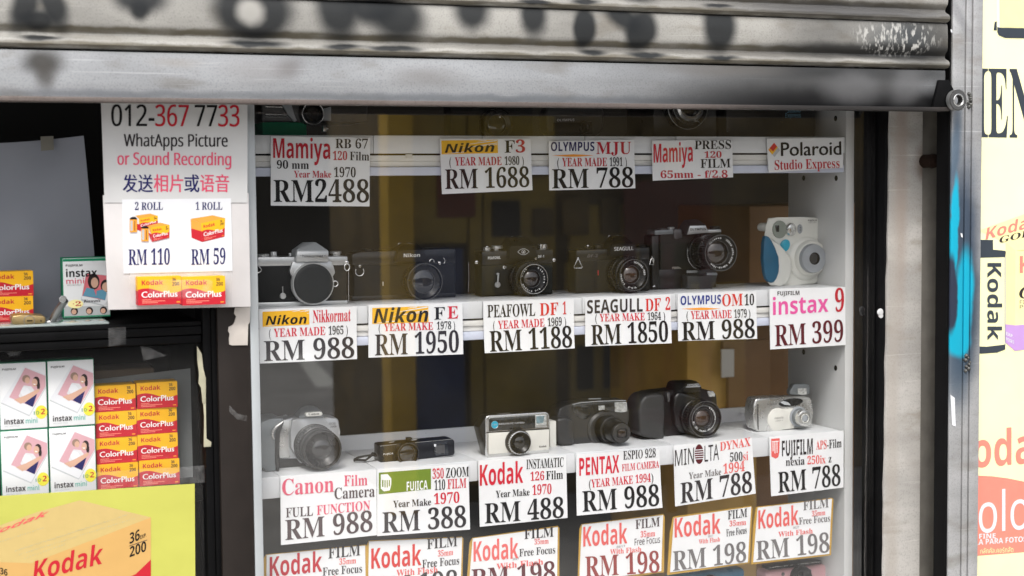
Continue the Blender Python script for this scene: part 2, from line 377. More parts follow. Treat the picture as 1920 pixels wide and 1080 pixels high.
g = MB(); g.raw([(-60, -80, 0), (60, -80, 0), (60, 6, 0), (-60, 6, 0)], [(0, 1, 2, 3)], 'asphalt'); single('ground', g, (0, 0, 0), kind='structure')
g = MB(); g.box(-8, 9, -1.2, 4.2, -.05, .12, 'concrete', .01); single('pavement', g, (0, 0, 0), kind='structure')
g = MB(); g.raw([(3.55, -12.4, .004), (3.70, -12.4, .004), (3.31, -9.9, .004), (3.12, -9.9, .004)], [(0, 1, 2, 3)], 'road_paint'); single('road_marking', g, (3.4, -11, 0), kind='structure')
T = Thing('opposite_building', 'dark shop building far across the street, mirrored in the window', 'building', (3, -15, 0))
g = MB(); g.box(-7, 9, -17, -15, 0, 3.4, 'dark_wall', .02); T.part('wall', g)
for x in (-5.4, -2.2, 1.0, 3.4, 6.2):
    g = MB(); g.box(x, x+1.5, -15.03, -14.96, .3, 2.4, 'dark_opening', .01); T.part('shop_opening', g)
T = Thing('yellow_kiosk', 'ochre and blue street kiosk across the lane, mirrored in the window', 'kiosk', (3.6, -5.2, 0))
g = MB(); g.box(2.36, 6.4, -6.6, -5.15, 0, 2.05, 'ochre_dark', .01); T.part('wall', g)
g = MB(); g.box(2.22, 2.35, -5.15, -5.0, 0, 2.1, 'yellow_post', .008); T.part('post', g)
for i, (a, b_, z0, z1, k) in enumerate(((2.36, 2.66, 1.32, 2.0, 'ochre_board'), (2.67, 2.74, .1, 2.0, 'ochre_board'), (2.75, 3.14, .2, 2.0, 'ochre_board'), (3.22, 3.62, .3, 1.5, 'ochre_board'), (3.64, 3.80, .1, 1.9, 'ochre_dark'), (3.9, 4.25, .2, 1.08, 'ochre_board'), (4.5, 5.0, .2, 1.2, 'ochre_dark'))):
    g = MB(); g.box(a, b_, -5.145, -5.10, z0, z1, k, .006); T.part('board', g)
g = MB(); g.box(2.31, 2.62, -5.099, -5.05, .25, 1.30, 'blue_board', .008); T.part('door', g)
g = MB(); g.box(2.50, 2.70, -5.10, -5.085, 1.45, 1.78, 'red_board', .004); T.part('poster', g)
for x in (3.25, 3.40, 3.55):
    g = MB(); g.box(x, x+.09, -5.099, -5.08, .55, .78, 'dark_opening', .004); T.part('bottle_crate', g)
random.seed(9)
for r in range(3):
    for i in range(7):
        x = 2.80+i*.19+random.uniform(-.02, .02); h = random.uniform(.10, .2)
        if x > 3.9: continue
        g = MB(); g.box(x, x+random.uniform(.09, .15), -5.099, -5.06, 1.30+.30*r-.25, 1.30+.30*r-.25+h, random.choice(['ochre_dark', 'ochre_dark', 'dark_opening', 'ochre_board']), .006); T.part('hanging_pack', g)
# red plastic chair standing by the kiosk
T = Thing('plastic_chair', 'red plastic chair with a slotted back beside the kiosk', 'chair', (3.72, -4.7, 0))
g = MB(); g.box(3.48, 3.96, -4.95, -4.5, .42, .45, 'red_plastic', .012); T.part('seat', g)
g = MB()
for x in (3.48, 3.70, 3.92): g.box(x-.02, x+.045, -4.98, -4.95, .45, 1.30, 'red_plastic', .008)
g.box(3.46, 3.97, -4.98, -4.95, 1.30, 1.62, 'red_plastic', .012); T.part('backrest', g)
for x in (3.50, 3.93):
    for y in (-4.93, -4.53):
        g = MB(); g.box(x-.02, x+.02, y-.02, y+.02, 0, .42, 'red_plastic', .006); T.part('leg', g)
# room behind the display
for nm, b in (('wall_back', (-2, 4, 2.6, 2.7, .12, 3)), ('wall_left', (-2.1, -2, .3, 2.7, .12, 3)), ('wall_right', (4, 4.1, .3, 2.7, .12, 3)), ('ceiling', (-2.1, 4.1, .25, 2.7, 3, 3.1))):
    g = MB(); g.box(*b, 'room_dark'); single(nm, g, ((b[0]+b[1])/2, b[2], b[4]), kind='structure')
T = Thing('wooden_cupboard', 'ochre wooden cupboard with papers on its door, dim behind the middle of the window', 'cupboard', (1.9, .95, .1))
x0, x1 = at(1288, 700, .9).x, at(1405, 700, .9).x
g = MB(); g.box(x0, x1+.02, .9, 1.3, .12, at(1300, 610, .9).z, 'wood_ochre', .004); T.part('carcass', g)
g = MB(); p = PX([(1352, 640), (1440, 636), (1440, 770), (1362, 772), (1362, 705), (1352, 706)], .895); g.prism(p, .885, .897, 'wood_brown'); T.part('door', g)
g = MB(); p = PX([(1353, 655), (1376, 655), (1376, 706), (1353, 708)], .88); g.prism(p, .879, .883, 'paper_white'); T.part('note', g)
g = MB(); g.box(x1+.03, x1+.5, .95, 1.3, .12, 1.55, 'wood_brown', .004); single('brown_cabinet', g, (x1+.2, 1, .12), 'dark brown cabinet standing behind the right of the display', 'cabinet')

# ---------------------------------------------------------------- shop front round the window
# masonry above and beside
M('plaster', (.50, .48, .45), .75, var=.14, vs=9, bump=.5, bs=90)
g = MB(); g.box(-2.1, 4.1, -.05, .25, 2.16, 3.3, 'plaster', .004); single('lintel_wall', g, (1, 0, 2.16), 'grey plastered wall above the roller shutter', 'wall')
# black aluminium jamb, right of the window
def col_box(px0, px1, Y0, Y1, key, z0=.6, z1=2.15, bev=.0015, pyref=640):
    m = MB(); m.box(at(px0, pyref, Y0).x, at(px1, pyref, Y0).x, Y0, Y1, z0, z1, key, bev); return m
T = Thing('door_jamb', 'black grooved metal jamb between the window and the plaster pillar', 'door frame', (at(1620, 640, -.01).x, 0, .6))
def rail(xa, xb, Y0, Y1):
    m = MB(); m.box(xa, xb, Y0, Y1, .6, 2.15, 'black_frame', .0012); T.part('frame_rail', m)
XJ = at(1601, 640, .0285).x
rail(XJ, XJ+.0085, .014, .0285); rail(XJ+.009, XJ+.0175, .006, .0285); rail(XJ+.018, at(1641, 640, -.002).x, -.002, .0285)
rail(at(1641, 640, -.002).x+.0005, at(1690, 640, -.026).x, -.026, .0285)
c = at(1649, 585, -.0265); m = MB(); m.lathe((c.x, c.z), [(-.026, .0045), (-.029, .006), (-.031, .004), (-.0315, 0)], 'paper_white', 12); m.lathe((c.x+.001, c.z-.006), [(-.026, .003), (-.030, .004), (-.031, 0)], 'paper_white', 10); T.part('wall_plug', m)
# plaster pillar with ragged left edge
YPL = -.030
pl = []
random.seed(3)
zt, zb = 2.15, .6; N = 46
for i in range(N+1):
    z = zb+(zt-zb)*i/N; pl.append((at(1666-9*max(0, (1.75-z))/.9+random.uniform(-1.2, 1.2), 640, YPL).x, z))
xr = at(1727, 640, YPL).x
spray_mat('pillar_plaster', (.50, .48, .455), [(at(1745, 300, YPL).x-.004, at(1745, 305, YPL).z, .022, .03, 0, .6, (.13, .075, .045), .8), (at(1690, 300, YPL).x, at(1690, 290, YPL).z, .012, .25, 0, .7, (.33, .27, .23), .7),
    (at(1672, 800, YPL).x, 1.1, .012, .5, 0, .6, (.36, .32, .28), .5), (at(1720, 870, YPL).x, at(1700, 870, YPL).z, .02, .05, .5, .7, (.32, .30, .28), .5)], rough=.8, metal=0)
T = Thing('plaster_pillar', 'rough pale plaster pillar with ragged edge right of the window', 'pillar', (0, 0, 0))
m = MB(); m.prism(pl[::-1]+[(xr, zb), (xr, zt)][::1], YPL, -.0262, 'pillar_plaster'); o = T.part('plaster_face', m)
M('dark_plaster', (.14, .13, .115), .7, var=.2, vs=30, bump=.4, bs=150)
m = MB(); m.box(xr+.0005, at(1840, 640, YPL).x, -.0275, .03, .6, 2.15, 'dark_plaster', .002); T.part('recess_strip', m)
c = at(1744, 302, -.045); m = MB(); m.lathe((c.x, c.z), [(-.027, .011), (-.045, .0105), (-.050, .012), (-.058, .011), (-.060, .007), (-.062, 0)], 'rust', 12); T.part('rusty_bolt', m)
# shutter guide channel with blue spray and a painted-on shadow band
gx = [at(p, 640, -.12).x for p in (1780, 1803, 1805.5, 1815.5, 1818, 1836)]
def gp(px, py): q = at(px, py, -.12); return q.x, q.z
GB = []
for (px, py, rx, ry, rot, soft, col, st) in ((1800, 480, 34, 190, -.03, .5, (.035, .06, .10), .92), (1808, 600, 30, 115, -.04, .5, (.04, .065, .10), .92), (1790, 280, 10, 80, -.1, .6, (.05, .10, .16), .75), (1794, 700, 24, 70, 0, .7, (.06, .10, .15), .7),
      (1787, 455, 9, 120, -.05, .2, (.01, .43, .62), 1), (1806, 565, 18, 95, -.05, .25, (.01, .43, .62), 1), (1795, 635, 24, 34, .2, .25, (.01, .43, .62), 1), (1783, 550, 11, 72, .02, .2, (.035, .045, .075), 1), (1795, 25, 9, 45, .55, .6, (.20, .20, .21), .5)):  # last blob is no spray: a soft diagonal shadow painted into the colour
    x, z = gp(px, py); k = at(px, py, -.12); GB.append((x, z, rx*kz(k)/.85, ry*kz(k), rot, soft, col, st))
spray_mat('guide_metal', (.46, .46, .465), GB, rough=.45, metal=.35)
T = Thing('shutter_guide', 'grey steel shutter guide rail with blue spray paint', 'shutter rail', (0, 0, 0))
for a, b in ((0, 1), (2, 3), (4, 5)):
    m = MB(); m.box(gx[a], gx[b], -.122, -.09, .6, 2.15, 'guide_metal', .0012); T.part('rail_flange', m)
m = MB(); m.box(gx[0]+.001, gx[5]-.001, -.116, -.089, .6, 2.15, 'black_frame'); T.part('rail_web', m)
m = MB(); m.box(gx[0]-.003, gx[0], -.1185, -.088, .6, 2.15, 'black_frame'); T.part('rail_lip', m)
M('weld', (.12, .12, .115), .5, .7, var=.3, vs=200)
for (px, py, n_) in ((1816, 190, 7), (1814, 683, 8)):
    m = MB()
    for i in range(n_):
        q = at(px+random.uniform(-4, 4), py+(i-n_/2)*4, -.1225); r = random.uniform(.0025, .0042)
        m.lathe((q.x, q.z), [(-.119, r), (-.123, r*.9), (-.1255, r*.5), (-.1265, 0)], 'weld', 9)
    T.part('weld_bead', m)
for (px, py, w, h) in ((1803, 441, 2.2, 4), (1784, 58, 2, 3), (1787, 770, 5, 30)):
    m = MB(); q = PX([(px-w, py-h), (px+w*.6, py-h*.8), (px+w, py+h), (px-w*.4, py+h*.9)], -.1232); m.flat(q, -.1233, 'paper_bright'); T.part('paint_chip', m)

# ---------------------------------------------------------------- roller shutter
YS = -.128
def sp(px, py): q = at(px, py, YS); return q.x, q.z
zA0, zA1 = at(1000, 15, YS).z, at(1000, 112, YS).z       # one slat
pitch = zA0-zA1; zbar0, zbar1 = zA1, at(1000, 193, YS).z
X0, X1 = -.35, at(1776, 110, YS).x
ink = (.013, .015, .017)
def bl(px, py, rx, ry, rot=0.0, soft=.45, col=ink, st=.96):
    x, z = sp(px, py); k = kz(at(px, py, YS)); return (x, z, rx*k*(1.16 if col is ink else 1), ry*k*(1.12 if col is ink else 1), rot, soft, col, st)
paint = (.375, .365, .34)
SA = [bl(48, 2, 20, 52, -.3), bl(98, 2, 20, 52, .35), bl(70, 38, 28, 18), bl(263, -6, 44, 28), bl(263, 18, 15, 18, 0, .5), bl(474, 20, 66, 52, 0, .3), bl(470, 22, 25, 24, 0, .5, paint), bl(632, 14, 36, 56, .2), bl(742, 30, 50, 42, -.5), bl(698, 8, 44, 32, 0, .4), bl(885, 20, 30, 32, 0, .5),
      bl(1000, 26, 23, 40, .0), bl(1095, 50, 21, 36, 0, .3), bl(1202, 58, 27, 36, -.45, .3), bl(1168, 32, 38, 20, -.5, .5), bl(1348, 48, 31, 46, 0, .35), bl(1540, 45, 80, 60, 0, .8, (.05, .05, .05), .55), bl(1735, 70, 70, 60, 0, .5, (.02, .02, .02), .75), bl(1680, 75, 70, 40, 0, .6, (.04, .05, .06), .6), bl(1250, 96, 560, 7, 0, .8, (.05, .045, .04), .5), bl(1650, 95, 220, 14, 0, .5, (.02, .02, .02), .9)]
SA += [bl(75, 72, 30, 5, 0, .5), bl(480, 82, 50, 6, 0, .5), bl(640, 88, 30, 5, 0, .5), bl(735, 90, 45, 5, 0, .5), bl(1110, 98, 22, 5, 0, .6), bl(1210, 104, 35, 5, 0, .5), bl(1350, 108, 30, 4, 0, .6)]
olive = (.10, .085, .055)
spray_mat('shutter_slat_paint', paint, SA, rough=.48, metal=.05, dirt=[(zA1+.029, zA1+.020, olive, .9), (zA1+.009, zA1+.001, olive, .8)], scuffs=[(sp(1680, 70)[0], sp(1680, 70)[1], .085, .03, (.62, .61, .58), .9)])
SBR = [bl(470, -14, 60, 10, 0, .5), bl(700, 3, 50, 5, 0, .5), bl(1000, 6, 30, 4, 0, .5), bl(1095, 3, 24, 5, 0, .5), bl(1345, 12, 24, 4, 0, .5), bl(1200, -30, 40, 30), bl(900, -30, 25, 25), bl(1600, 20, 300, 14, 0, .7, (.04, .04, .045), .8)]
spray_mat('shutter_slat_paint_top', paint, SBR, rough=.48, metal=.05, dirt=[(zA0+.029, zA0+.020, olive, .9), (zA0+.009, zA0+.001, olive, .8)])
SBAR = [bl(80, 116, 34, 22, 0, .7, (.04, .038, .035), .95), bl(86, 140, 16, 26, 0, .8, (.06, .055, .05), .8), bl(540, 128, 26, 16, .3, .9, (.13, .12, .12), .7), bl(800, 145, 60, 16, 0, .9, (.19, .18, .175), .6), bl(180, 175, 160, 7, 0, .9, (.17, .18, .20), .6), bl(900, 184, 700, 7, 0, .8, (.15, .165, .185), .7), bl(480, 130, 60, 22, 0, .9, (.26, .25, .25), .5), bl(330, 118, 40, 8, 0, .9, (.28, .26, .24), .5), bl(1480, 165, 250, 66, .03, .9, (.07, .07, .07), .92), bl(1640, 194, 380, 30, 0, .6, (.010, .010, .011), 1), bl(1640, 135, 260, 16, 0, .7, (.025, .025, .025), .85), bl(1600, 165, 60, 26, 0, .7, (.16, .16, .165), .7), bl(1350, 128, 120, 14, 0, .7, (.14, .13, .12), .6), bl(1700, 160, 40, 30, .6, .6, (.17, .17, .175), .6), bl(1660, 150, 22, 22, 0, .8, (.06, .06, .06), .6)]
spray_mat('shutter_bar_paint', (.33, .34, .355), SBAR, rough=.46, metal=.12)
spray_mat('shutter_lip_rust', (.15, .125, .115), [bl(1600, 205, 260, 20, 0, .5, (.025, .024, .024), .9)], rough=.6, metal=.3)
SH = Thing('roller_shutter', 'half raised grey roller shutter with black spray paint graffiti', 'shutter', (0, 0, 0))
def slat(zt, key, dx=0.0):
    prof = [(0, .006), (-.0015, .001), (-.004, 0), (-.020, -.0012), (-.040, -.0012), (-.046, 0), (-.0495, .0035), (-.054, .0062), (-.0575, .0055), (-.0600, .0015), (-.0625, -.0035), (-.0660, -.0062), (-.0700, -.0066), (-.0728, -.0042), (-.0745, .000), (-.0755, .006)]
    sc = pitch/.0760; m = MB(); vs = []; fs = []; n = len(prof)
    xs = [X0+(X1-X0)*i/24 for i in range(25)]
    for x in xs:
        for z, y in prof: vs.append((x, YS+y, zt+z*sc))
    for i in range(24):
        for j in range(n-1): fs.append((i*n+j, i*n+j+1, (i+1)*n+j+1, (i+1)*n+j))
    vs2 = [(x, YS+.012, zt-.001) for x in (X0, X1)]+[(x, YS+.012, zt-pitch+.001) for x in (X1, X0)]
    m.raw(vs, fs, key); m.raw(vs2, [(0, 1, 2, 3)], key); return m
SH.part('slat', slat(zA0, 'shutter_slat_paint'))
for i in range(1, 6): SH.part('slat', slat(zA0+pitch*i, 'shutter_slat_paint_top'))
m = MB()
xa, xb = at(1772, 140, YS).x, at(1748, 195, YS).x
m.prism([(X0, zbar0-.002), (xa, zbar0-.002), (xa, at(1772, 150, YS).z), (xb, zbar1), (X0, zbar1)], YS-.001, YS+.006, 'shutter_bar_paint', .001)
SH.part('bottom_bar', m)
m = MB(); xt = at(1782, 205, YS-.01).x
m.prism([(X0, zbar1+.0005), (xt, zbar1+.0005), (xt, zbar1-.0055), (X0, zbar1-.0055)], YS-.009, YS+.02, 'shutter_lip_rust', .001); SH.part('bottom_lip', m)
m = MB(); m.box(X0, X1, YS+.0065, YS+.012, zbar1-.004, zbar0, 'black_frame'); SH.part('bar_backing', m)
c = at(1793, 188, YS-.014); m = MB()
m.lathe((c.x, c.z), [(YS-.02, .0078), (YS-.02, .0150), (YS-.018, .0160), (YS-.010, .0160), (YS-.008, .0150), (YS-.008, .0078), (YS-.0195, .0078)], 'gunmetal', 32); m.lathe((c.x, c.z), [(YS-.0195, .0078), (YS-.0205, .0088), (YS-.0200, .0098)], 'chrome', 32); m.lathe((c.x, c.z), [(YS-.018, .0161), (YS-.0185, .0166), (YS-.010, .0164)], 'satin_chrome', 32)
m.prism(PX([(1760, 150), (1778, 150), (1787, 168), (1786, 206), (1747, 205)][::-1], YS-.006), YS-.008, YS-.0015, 'black_frame', .001); SH.part('lock_eye', m)

# ---------------------------------------------------------------- yellow poster wall on the right
YP = -.112
PW = Thing('film_poster', 'large pale yellow film advertisement on the wall at the right edge', 'poster', (at(1880, 540, YP).x, YP, .6))
m = MB(); m.box(at(1806, 540, YP).x, at(2330, 540, YP).x, YP, YP+.01, .55, 2.16, 'wall_yellow', .001); PW.part('board', m)
E1, E2 = YP-.0004, YP-.0008
for s, x0, x1, y0, y1 in (('M', 1776, 1852.5, 257, 257.5), ('E', 1853.5, 1890, 257.5, 258), ('N', 1893, 1938, 258, 258.5), ('T', 1941, 1980, 258.5, 259)): m = MB(); m.text(s, 'sb', 'slate', x0, x1, y0, y1, 129, E1); PW.part('letter', m)
m = MB()   # printed box, top
m.flat(PX([(1873, -30), (2030, -30), (2030, 54), (1875, 51)], E1), E1, 'cream'); m.flat(PX([(1870, 51), (1876, 52), (2030, 55), (2030, 73), (1885, 71), (1873, 66), (1870, 60)], E2), E2, 'slate'); m.flat(PX([(1863, 57), (1865, 41), (1869, 40), (1869, 57)], E1), E1, 'slate'); m.flat(PX([(1869, -30), (1873.5, -30), (1874, 51), (1870, 51)], E1), E1, 'paper_bright')
PW.part('printed_box', m)
m = MB()   # printed film canister
m.flat(PX([(1818, 478), (1885, 480), (1884, 652), (1818, 652)], E1), E1, 'wall_yellow')
m.flat(PX([(1818, 449), (1862, 450), (1862, 468), (1884, 470), (1886, 472), (1885, 482), (1818, 484)], E2), E2, 'slate'); m.flat(PX([(1818, 649), (1850, 650), (1885, 646), (1885, 655), (1870, 661), (1840, 663), (1818, 662)], E2), E2, 'slate')
m.flat(PX([(1883.5, 482), (1885.5, 482), (1885.5, 648), (1883.5, 648)], E2), E2, 'grey_light')
def down(u, t): return at(1851.5+26*t, 493+145*u, YP-.0012)
m.label('Kodak', 'ss', 'slate', down); PW.part('printed_canister', m)
m = MB()   # printed cartons
m.flat(PX([(1886, 455), (1836, 432), (1925, 400), (2030, 420), (2030, 470), (1904, 470)], E1), E1, 'cream'); m.flat(PX([(1886, 455), (1904, 470), (1903, 610), (1886, 608)], E1), E1, 'cream_dark'); m.flat(PX([(1904, 470), (2030, 462), (2030, 612), (1903, 610)], E1), E1, 'cream')
m.flat(PX([(1885, 608), (1903, 610), (1903, 658), (1885, 642)], E2), E2, 'lilac'); m.flat(PX([(1903, 610), (2030, 600), (2030, 640), (1903, 658)], E2), E2, 'lilac')
m.text('Koda', 'ss', 'salmon_text', 1848, 1926, 449, 428, 22, E2, .15); m.text('GOLD', 'sb', 'ink_dark', 1873, 1950, 456, 438, 12, E2, .2); m.text('K', 'ss', 'salmon_text', 1912, 1935, 512, 511, 32, E2); m.text('G', 'ib', 'ink_dark', 1911, 1938, 560, 558, 22, E2)
m.text('FILM', 'sn', 'ink_grey', 1912, 1940, 570, 569, 7, E2); m.text('PELI', 'sn', 'ink_grey', 1912, 1940, 579, 578, 7, E2); m.text('EXP.', 'ss', 'paper_bright', 1886.5, 1900, 628, 634, 6, YP-.0012); m.text('POSES', 'ss', 'paper_bright', 1886.5, 1901, 638, 645, 6, YP-.0012)
PW.part('printed_carton', m)
m = MB()
m.text('Koda', 'ss', 'salmon', 1786, 1935, 881, 868, 66, E1)
m.flat(PX([(1808, 893), (1835, 892), (1860, 893), (1890, 897), (1930, 905), (2030, 930), (2030, 1032), (1925, 1035), (1835, 1042), (1808, 1043)], E1), E1, 'salmon')
m.text('Color', 'sn', 'paper_bright', 1792, 1960, 1004, 988, 74, E2)
m.text('FINE', 'ss', 'paper_bright', 1836, 1867, 1010, 1009, 9, E2); m.text('PELÍCULA PARA FOTOS A COLOR', 'ss', 'paper_bright', 1786, 1985, 1025, 1011, 10, E2); m.text('กลักคัล.คอร์กลัด', 'bf', 'cream', 1838, 1900, 1038, 1035, 9, E2)
PW.part('printed_panel', m)
# ---------------------------------------------------------------- the display cabinet
XL, XR = at(484, 640, 0.0).x, at(1584, 640, 0.03).x
DC = Thing('display_cabinet', 'aluminium framed window cabinet with white shelves of old cameras', 'display case', ((XL+XR)/2, .0, .6))
m = MB(); m.box(at(461, 195, -.03).x-.0005, at(477, 195, -.029).x, -.029, .028, .6, 2.15, 'aluminium', .0015); DC.part('frame_post', m)
m = MB(); m.box(XR, XJ-.0006, .0290, .205, .6, 2.15, 'panel_grey', .001); DC.part('side_panel', m)
m = MB(); m.box(XL-.012, XL-.003, .03, .205, .6, 2.15, 'panel_grey', .001); DC.part('side_panel', m)
for px, py in ((1567, 222), (1568, 334), (1507, 334), (1567, 690), (1507, 660)):
    # peg holes on the inner face of the side panel: where the view ray meets X = XR
    d = ray(px, py); p = CAM+d*((XR-CAM.x)/d.x)
    m = MB(); m.lathe((p.y, p.z), [(XR-.0003, .0048), (XR-.0005, .0042), (XR-.0005, 0)], 'black_matte', 16, axis='x'); DC.part('peg_hole', m)
YF, YB = .030, .200
SEAMS = {Z1: [700, 905, 1097, 1268], Z2: [690, 905, 1092, 1268, 1441], Z3: [525, 706, 896, 1079, 1264, 1441], Z4: []}
for zz, sm in SEAMS.items():
    xs = [XL-.002]+[at(px, {Z1: 258, Z2: 556, Z3: 860, Z4: 1075}[zz], YF).x for px in sm]+[XR-.0008]
    th = .026 if zz in (Z1, Z2) else .031
    for a, b in zip(xs, xs[1:]):
        m = MB(); m.box(a+.0006, b-.0006, YF+random.uniform(0, .0008), YB, zz-th, zz+random.uniform(-.0003, .0002), 'shelf_white', .0009); DC.part('shelf_board', m)
    if zz == Z3:
        m = MB(); m.box(xs[0], xs[-1], YB+.0005, YB+.006, zz-.03, zz+.024, 'shelf_white', .0008); DC.part('back_lip', m)
    if zz in (Z1, Z2):
        m = MB(); L, R_ = xs[0]+.001, xs[-1]-.001
        z = zz-th-.0012
        m.box(L, R_, YF+.010, YB, z-.0015, z+.001, 'black_matte')
        m.box(L, R_, YF+.003, YF+.03, z-.010, z-.0016, 'rail_white', .0008)
        m.box(L, R_, YF+.006, YF+.03, z-.018, z-.0102, 'rail_white', .0008)
        m.box(L, R_, YF+.001, YF+.04, z-.031, z-.0185, 'rail_blue', .0015); DC.part('price_rail', m)
# small clip on the upper rail
c = at(767, 293, YF); m = MB(); m.box(c.x-.0045, c.x+.0045, YF-.0015, YF+.004, c.z-.003, c.z+.003, 'off_white', .0006); DC.part('rail_clip', m)
gl0 = at(477, 195, -.029).x; XG = XJ+.0176; m = MB(); m.raw([(gl0, -.003, .62), (XG, -.003, .62), (XG, -.003, 2.14), (gl0, -.003, 2.14)], [(0, 1, 2, 3)], 'window_glass'); DC.part('glass_pane', m)

# ---------------------------------------------------------------- price cards
YT = .0255
R_, K_, M_ = 'ink_red', 'ink_black', 'ink_maroon'
def price_card(label, corners, lines, extra=None, dy=0.0, backing=None, group='price cards along the shelf edges', y=YT, key='card_white'):
    Y = y+dy; tl, tr, br, bl_ = corners
    cen = [sum(c[i] for c in corners)/4 for i in (0, 1)]; c = at(*cen, Y)
    b = at((br[0]+bl_[0])/2, (br[1]+bl_[1])/2, Y)
    T = Thing('price_card', label, 'price card', (b.x, Y, b.z), group)
    zt_, zb_ = max(at(*tl, Y).z, at(*tr, Y).z), min(at(*bl_, Y).z, at(*br, Y).z); xc, hw = c.x, (at(*tr, Y).x-at(*tl, Y).x)/2
    am, sw = random.uniform(.0006, .0045), random.uniform(-.0022, .0022)
    def bend(m):        # the card curls off the shelf edge towards its foot
        o = []
        for v in m.v:
            t = min(max((zt_-v[2])/(zt_-zb_), 0), 1.1); u = (v[0]-xc)/hw
            o.append((v[0], v[1]-am*t*t-sw*u*t, v[2]))
        m.v = o; return m
    m = MB(); nu, nv = 10, 8; vs = []
    for k_, off in ((0, 0.0), (1, .0009)):
        for j in range(nv+1):
            for i in range(nu+1):
                u, w = i/nu, j/nv
                p = at((tl[0]*(1-u)+tr[0]*u)*(1-w)+(bl_[0]*(1-u)+br[0]*u)*w, (tl[1]*(1-u)+tr[1]*u)*(1-w)+(bl_[1]*(1-u)+br[1]*u)*w, Y); vs.append((p.x, Y+off, p.z))
    R1 = nu+1; n1 = R1*(nv+1); fs = []
    for j in range(nv):
        for i in range(nu):
            q = (j*R1+i, (j+1)*R1+i, (j+1)*R1+i+1, j*R1+i+1); fs += [q, tuple(a+n1 for a in q[::-1])]
    rim = list(range(0, R1))+[j*R1+nu for j in range(1, nv+1)]+[nv*R1+i for i in range(nu-1, -1, -1)]+[j*R1 for j in range(nv-1, 0, -1)]
    for a_, b_ in zip(rim, rim[1:]+rim[:1]): fs.append((a_, b_, b_+n1, a_+n1))
    m.raw(vs, fs, key); T.part('card', bend(m))
    if backing:
        m = MB(); m.prism(PX(backing[::-1], Y+.0012), Y+.0014, Y+.0030, 'yellow_board'); T.part('backing_board', bend(m))
    if extra:
        m = MB()
        for f in extra: f(m, Y-.00035)
        T.part('logo_panel', bend(m))
    m = MB()
    for t in lines: m.text(t[0], t[1], t[2], t[3], t[4], t[5], t[6], t[7], Y-.0007, *(t[8:]))
    T.part('lettering', bend(m)); return T
def poly(pts, key, d=0.0): return lambda m, Y: m.flat(PX(pts, Y-d), Y-d, key)
def ym(txt, x0, x1, y0, y1, yr, x2, x3, pl, pr, h, K=K_, R=R_):
    s = (y1-y0)/(x1-x0); f = lambda x: y0+(x-x0)*s
    return [('(', 'bf', K, pl, pl+3.2, f(pl), f(pl), h), (txt, 'sb', R, x0, x1, y0, y1, h), (yr, 'sb', K, x2, x3, f(x2), f(x3), h), (')', 'bf', K, pr, pr+3.2, f(pr), f(pr), h)]
def logo_y(a, b, c, d):     # yellow panel with pale streaks: TL TR BR BL
    L = [poly([d, c, b, a], 'ink_yellow')]
    def lerp(u, v): return ((a[0]*(1-u)+b[0]*u)*(1-v)+(d[0]*(1-u)+c[0]*u)*v, (a[1]*(1-u)+b[1]*u)*(1-v)+(d[1]*(1-u)+c[1]*u)*v)
    for (u0, v0, u1, v1, w) in ((.40, .34, .99, .02, .07), (.30, .62, .99, .22, .05), (.62, .10, .80, .0, .05), (.02, .97, .40, .84, .05), (.55, .50, .99, .34, .04)):
        L.append(poly([lerp(u0, v0), lerp(u1, v1+w), lerp(u1, v1), lerp((u0+u1)/2, (v0+v1)/2-w*.3)], 'card_white', .00006))
    return L
def swoosh(x0, x1, y, t): return [poly([(x0, y), ((x0*2+x1)/3, y+t*.5), ((x0+x1)/2, y+t*.6), ((x0+2*x1)/3, y+t*.5), (x1, y-.4), ((x0+2*x1)/3, y-t*.5), ((x0+x1)/2, y-t*.6), ((x0*2+x1)/3, y-t*.4)], 'ink_orange')]
price_card('large white card in the top row reading RM2488 with 90 mm and 120 Film', ((508, 255), (694, 258.5), (692.6, 387), (506.5, 385.5)),
    [('Mamiya', 'ss', 'ink_crimson', 512, 619, 296, 298, 37), ('RB 67', 'sb', K_, 629, 690, 277.7, 278.5, 17.5), ('120', 'sb', 'ink_crimson', 624, 651, 300, 300.3, 16), ('Film', 'sb', K_, 656, 692.4, 300.5, 301, 16), ('90 mm', 'sb', K_, 518.7, 579, 316, 317, 15),
     ('Year Make', 'sb', 'ink_crimson', 550.5, 621, 332.7, 333, 12.5), ('1970', 'sb', K_, 626, 667, 332, 332.5, 18), ('RM2488', 'sb', K_, 512, 692, 378.5, 379.5, 41)])
price_card('white card in the top row with a yellow logo panel reading RM 1688', ((824.8, 260), (995, 260), (997, 356.5), (828, 364)),
    [('Nikon', 'si', K_, 834, 927, 286.5, 284.5, 16.5), ('F', 'sb', K_, 946, 965, 286.5, 286, 23), ('3', 'sb', 'ink_crimson', 967, 984.5, 286, 286, 23), ('RM 1688', 'sb', K_, 834, 991.5, 354.4, 350.6, 36.6)]
    + ym('YEAR MADE', 852.5, 940.5, 310.5, 309.5, '1980', 946, 973.5, 842.5, 978.5, 15.5, R='ink_crimson'), logo_y((827.5, 263.5), (933, 262), (933.7, 287), (828, 289.5)))
price_card('white card in the top row reading RM 788 with year made 1991', ((1029, 264.6), (1189, 262), (1190.5, 353), (1030, 357)),
    [('OLYMPUS', 'ss', 'ink_navy', 1033, 1114.6, 283.3, 283, 17), ('MJU', 'sb', 'ink_crimson', 1118, 1183, 288.8, 288.5, 22.5), ('RM 788', 'sb', K_, 1035, 1187, 353.4, 351, 36)] + ym('YEAR MADE', 1054, 1138, 312, 311.5, '1991', 1143, 1167, 1045, 1172, 15.8, R='ink_crimson'), swoosh(1034, 1114.6, 291.7, 4))
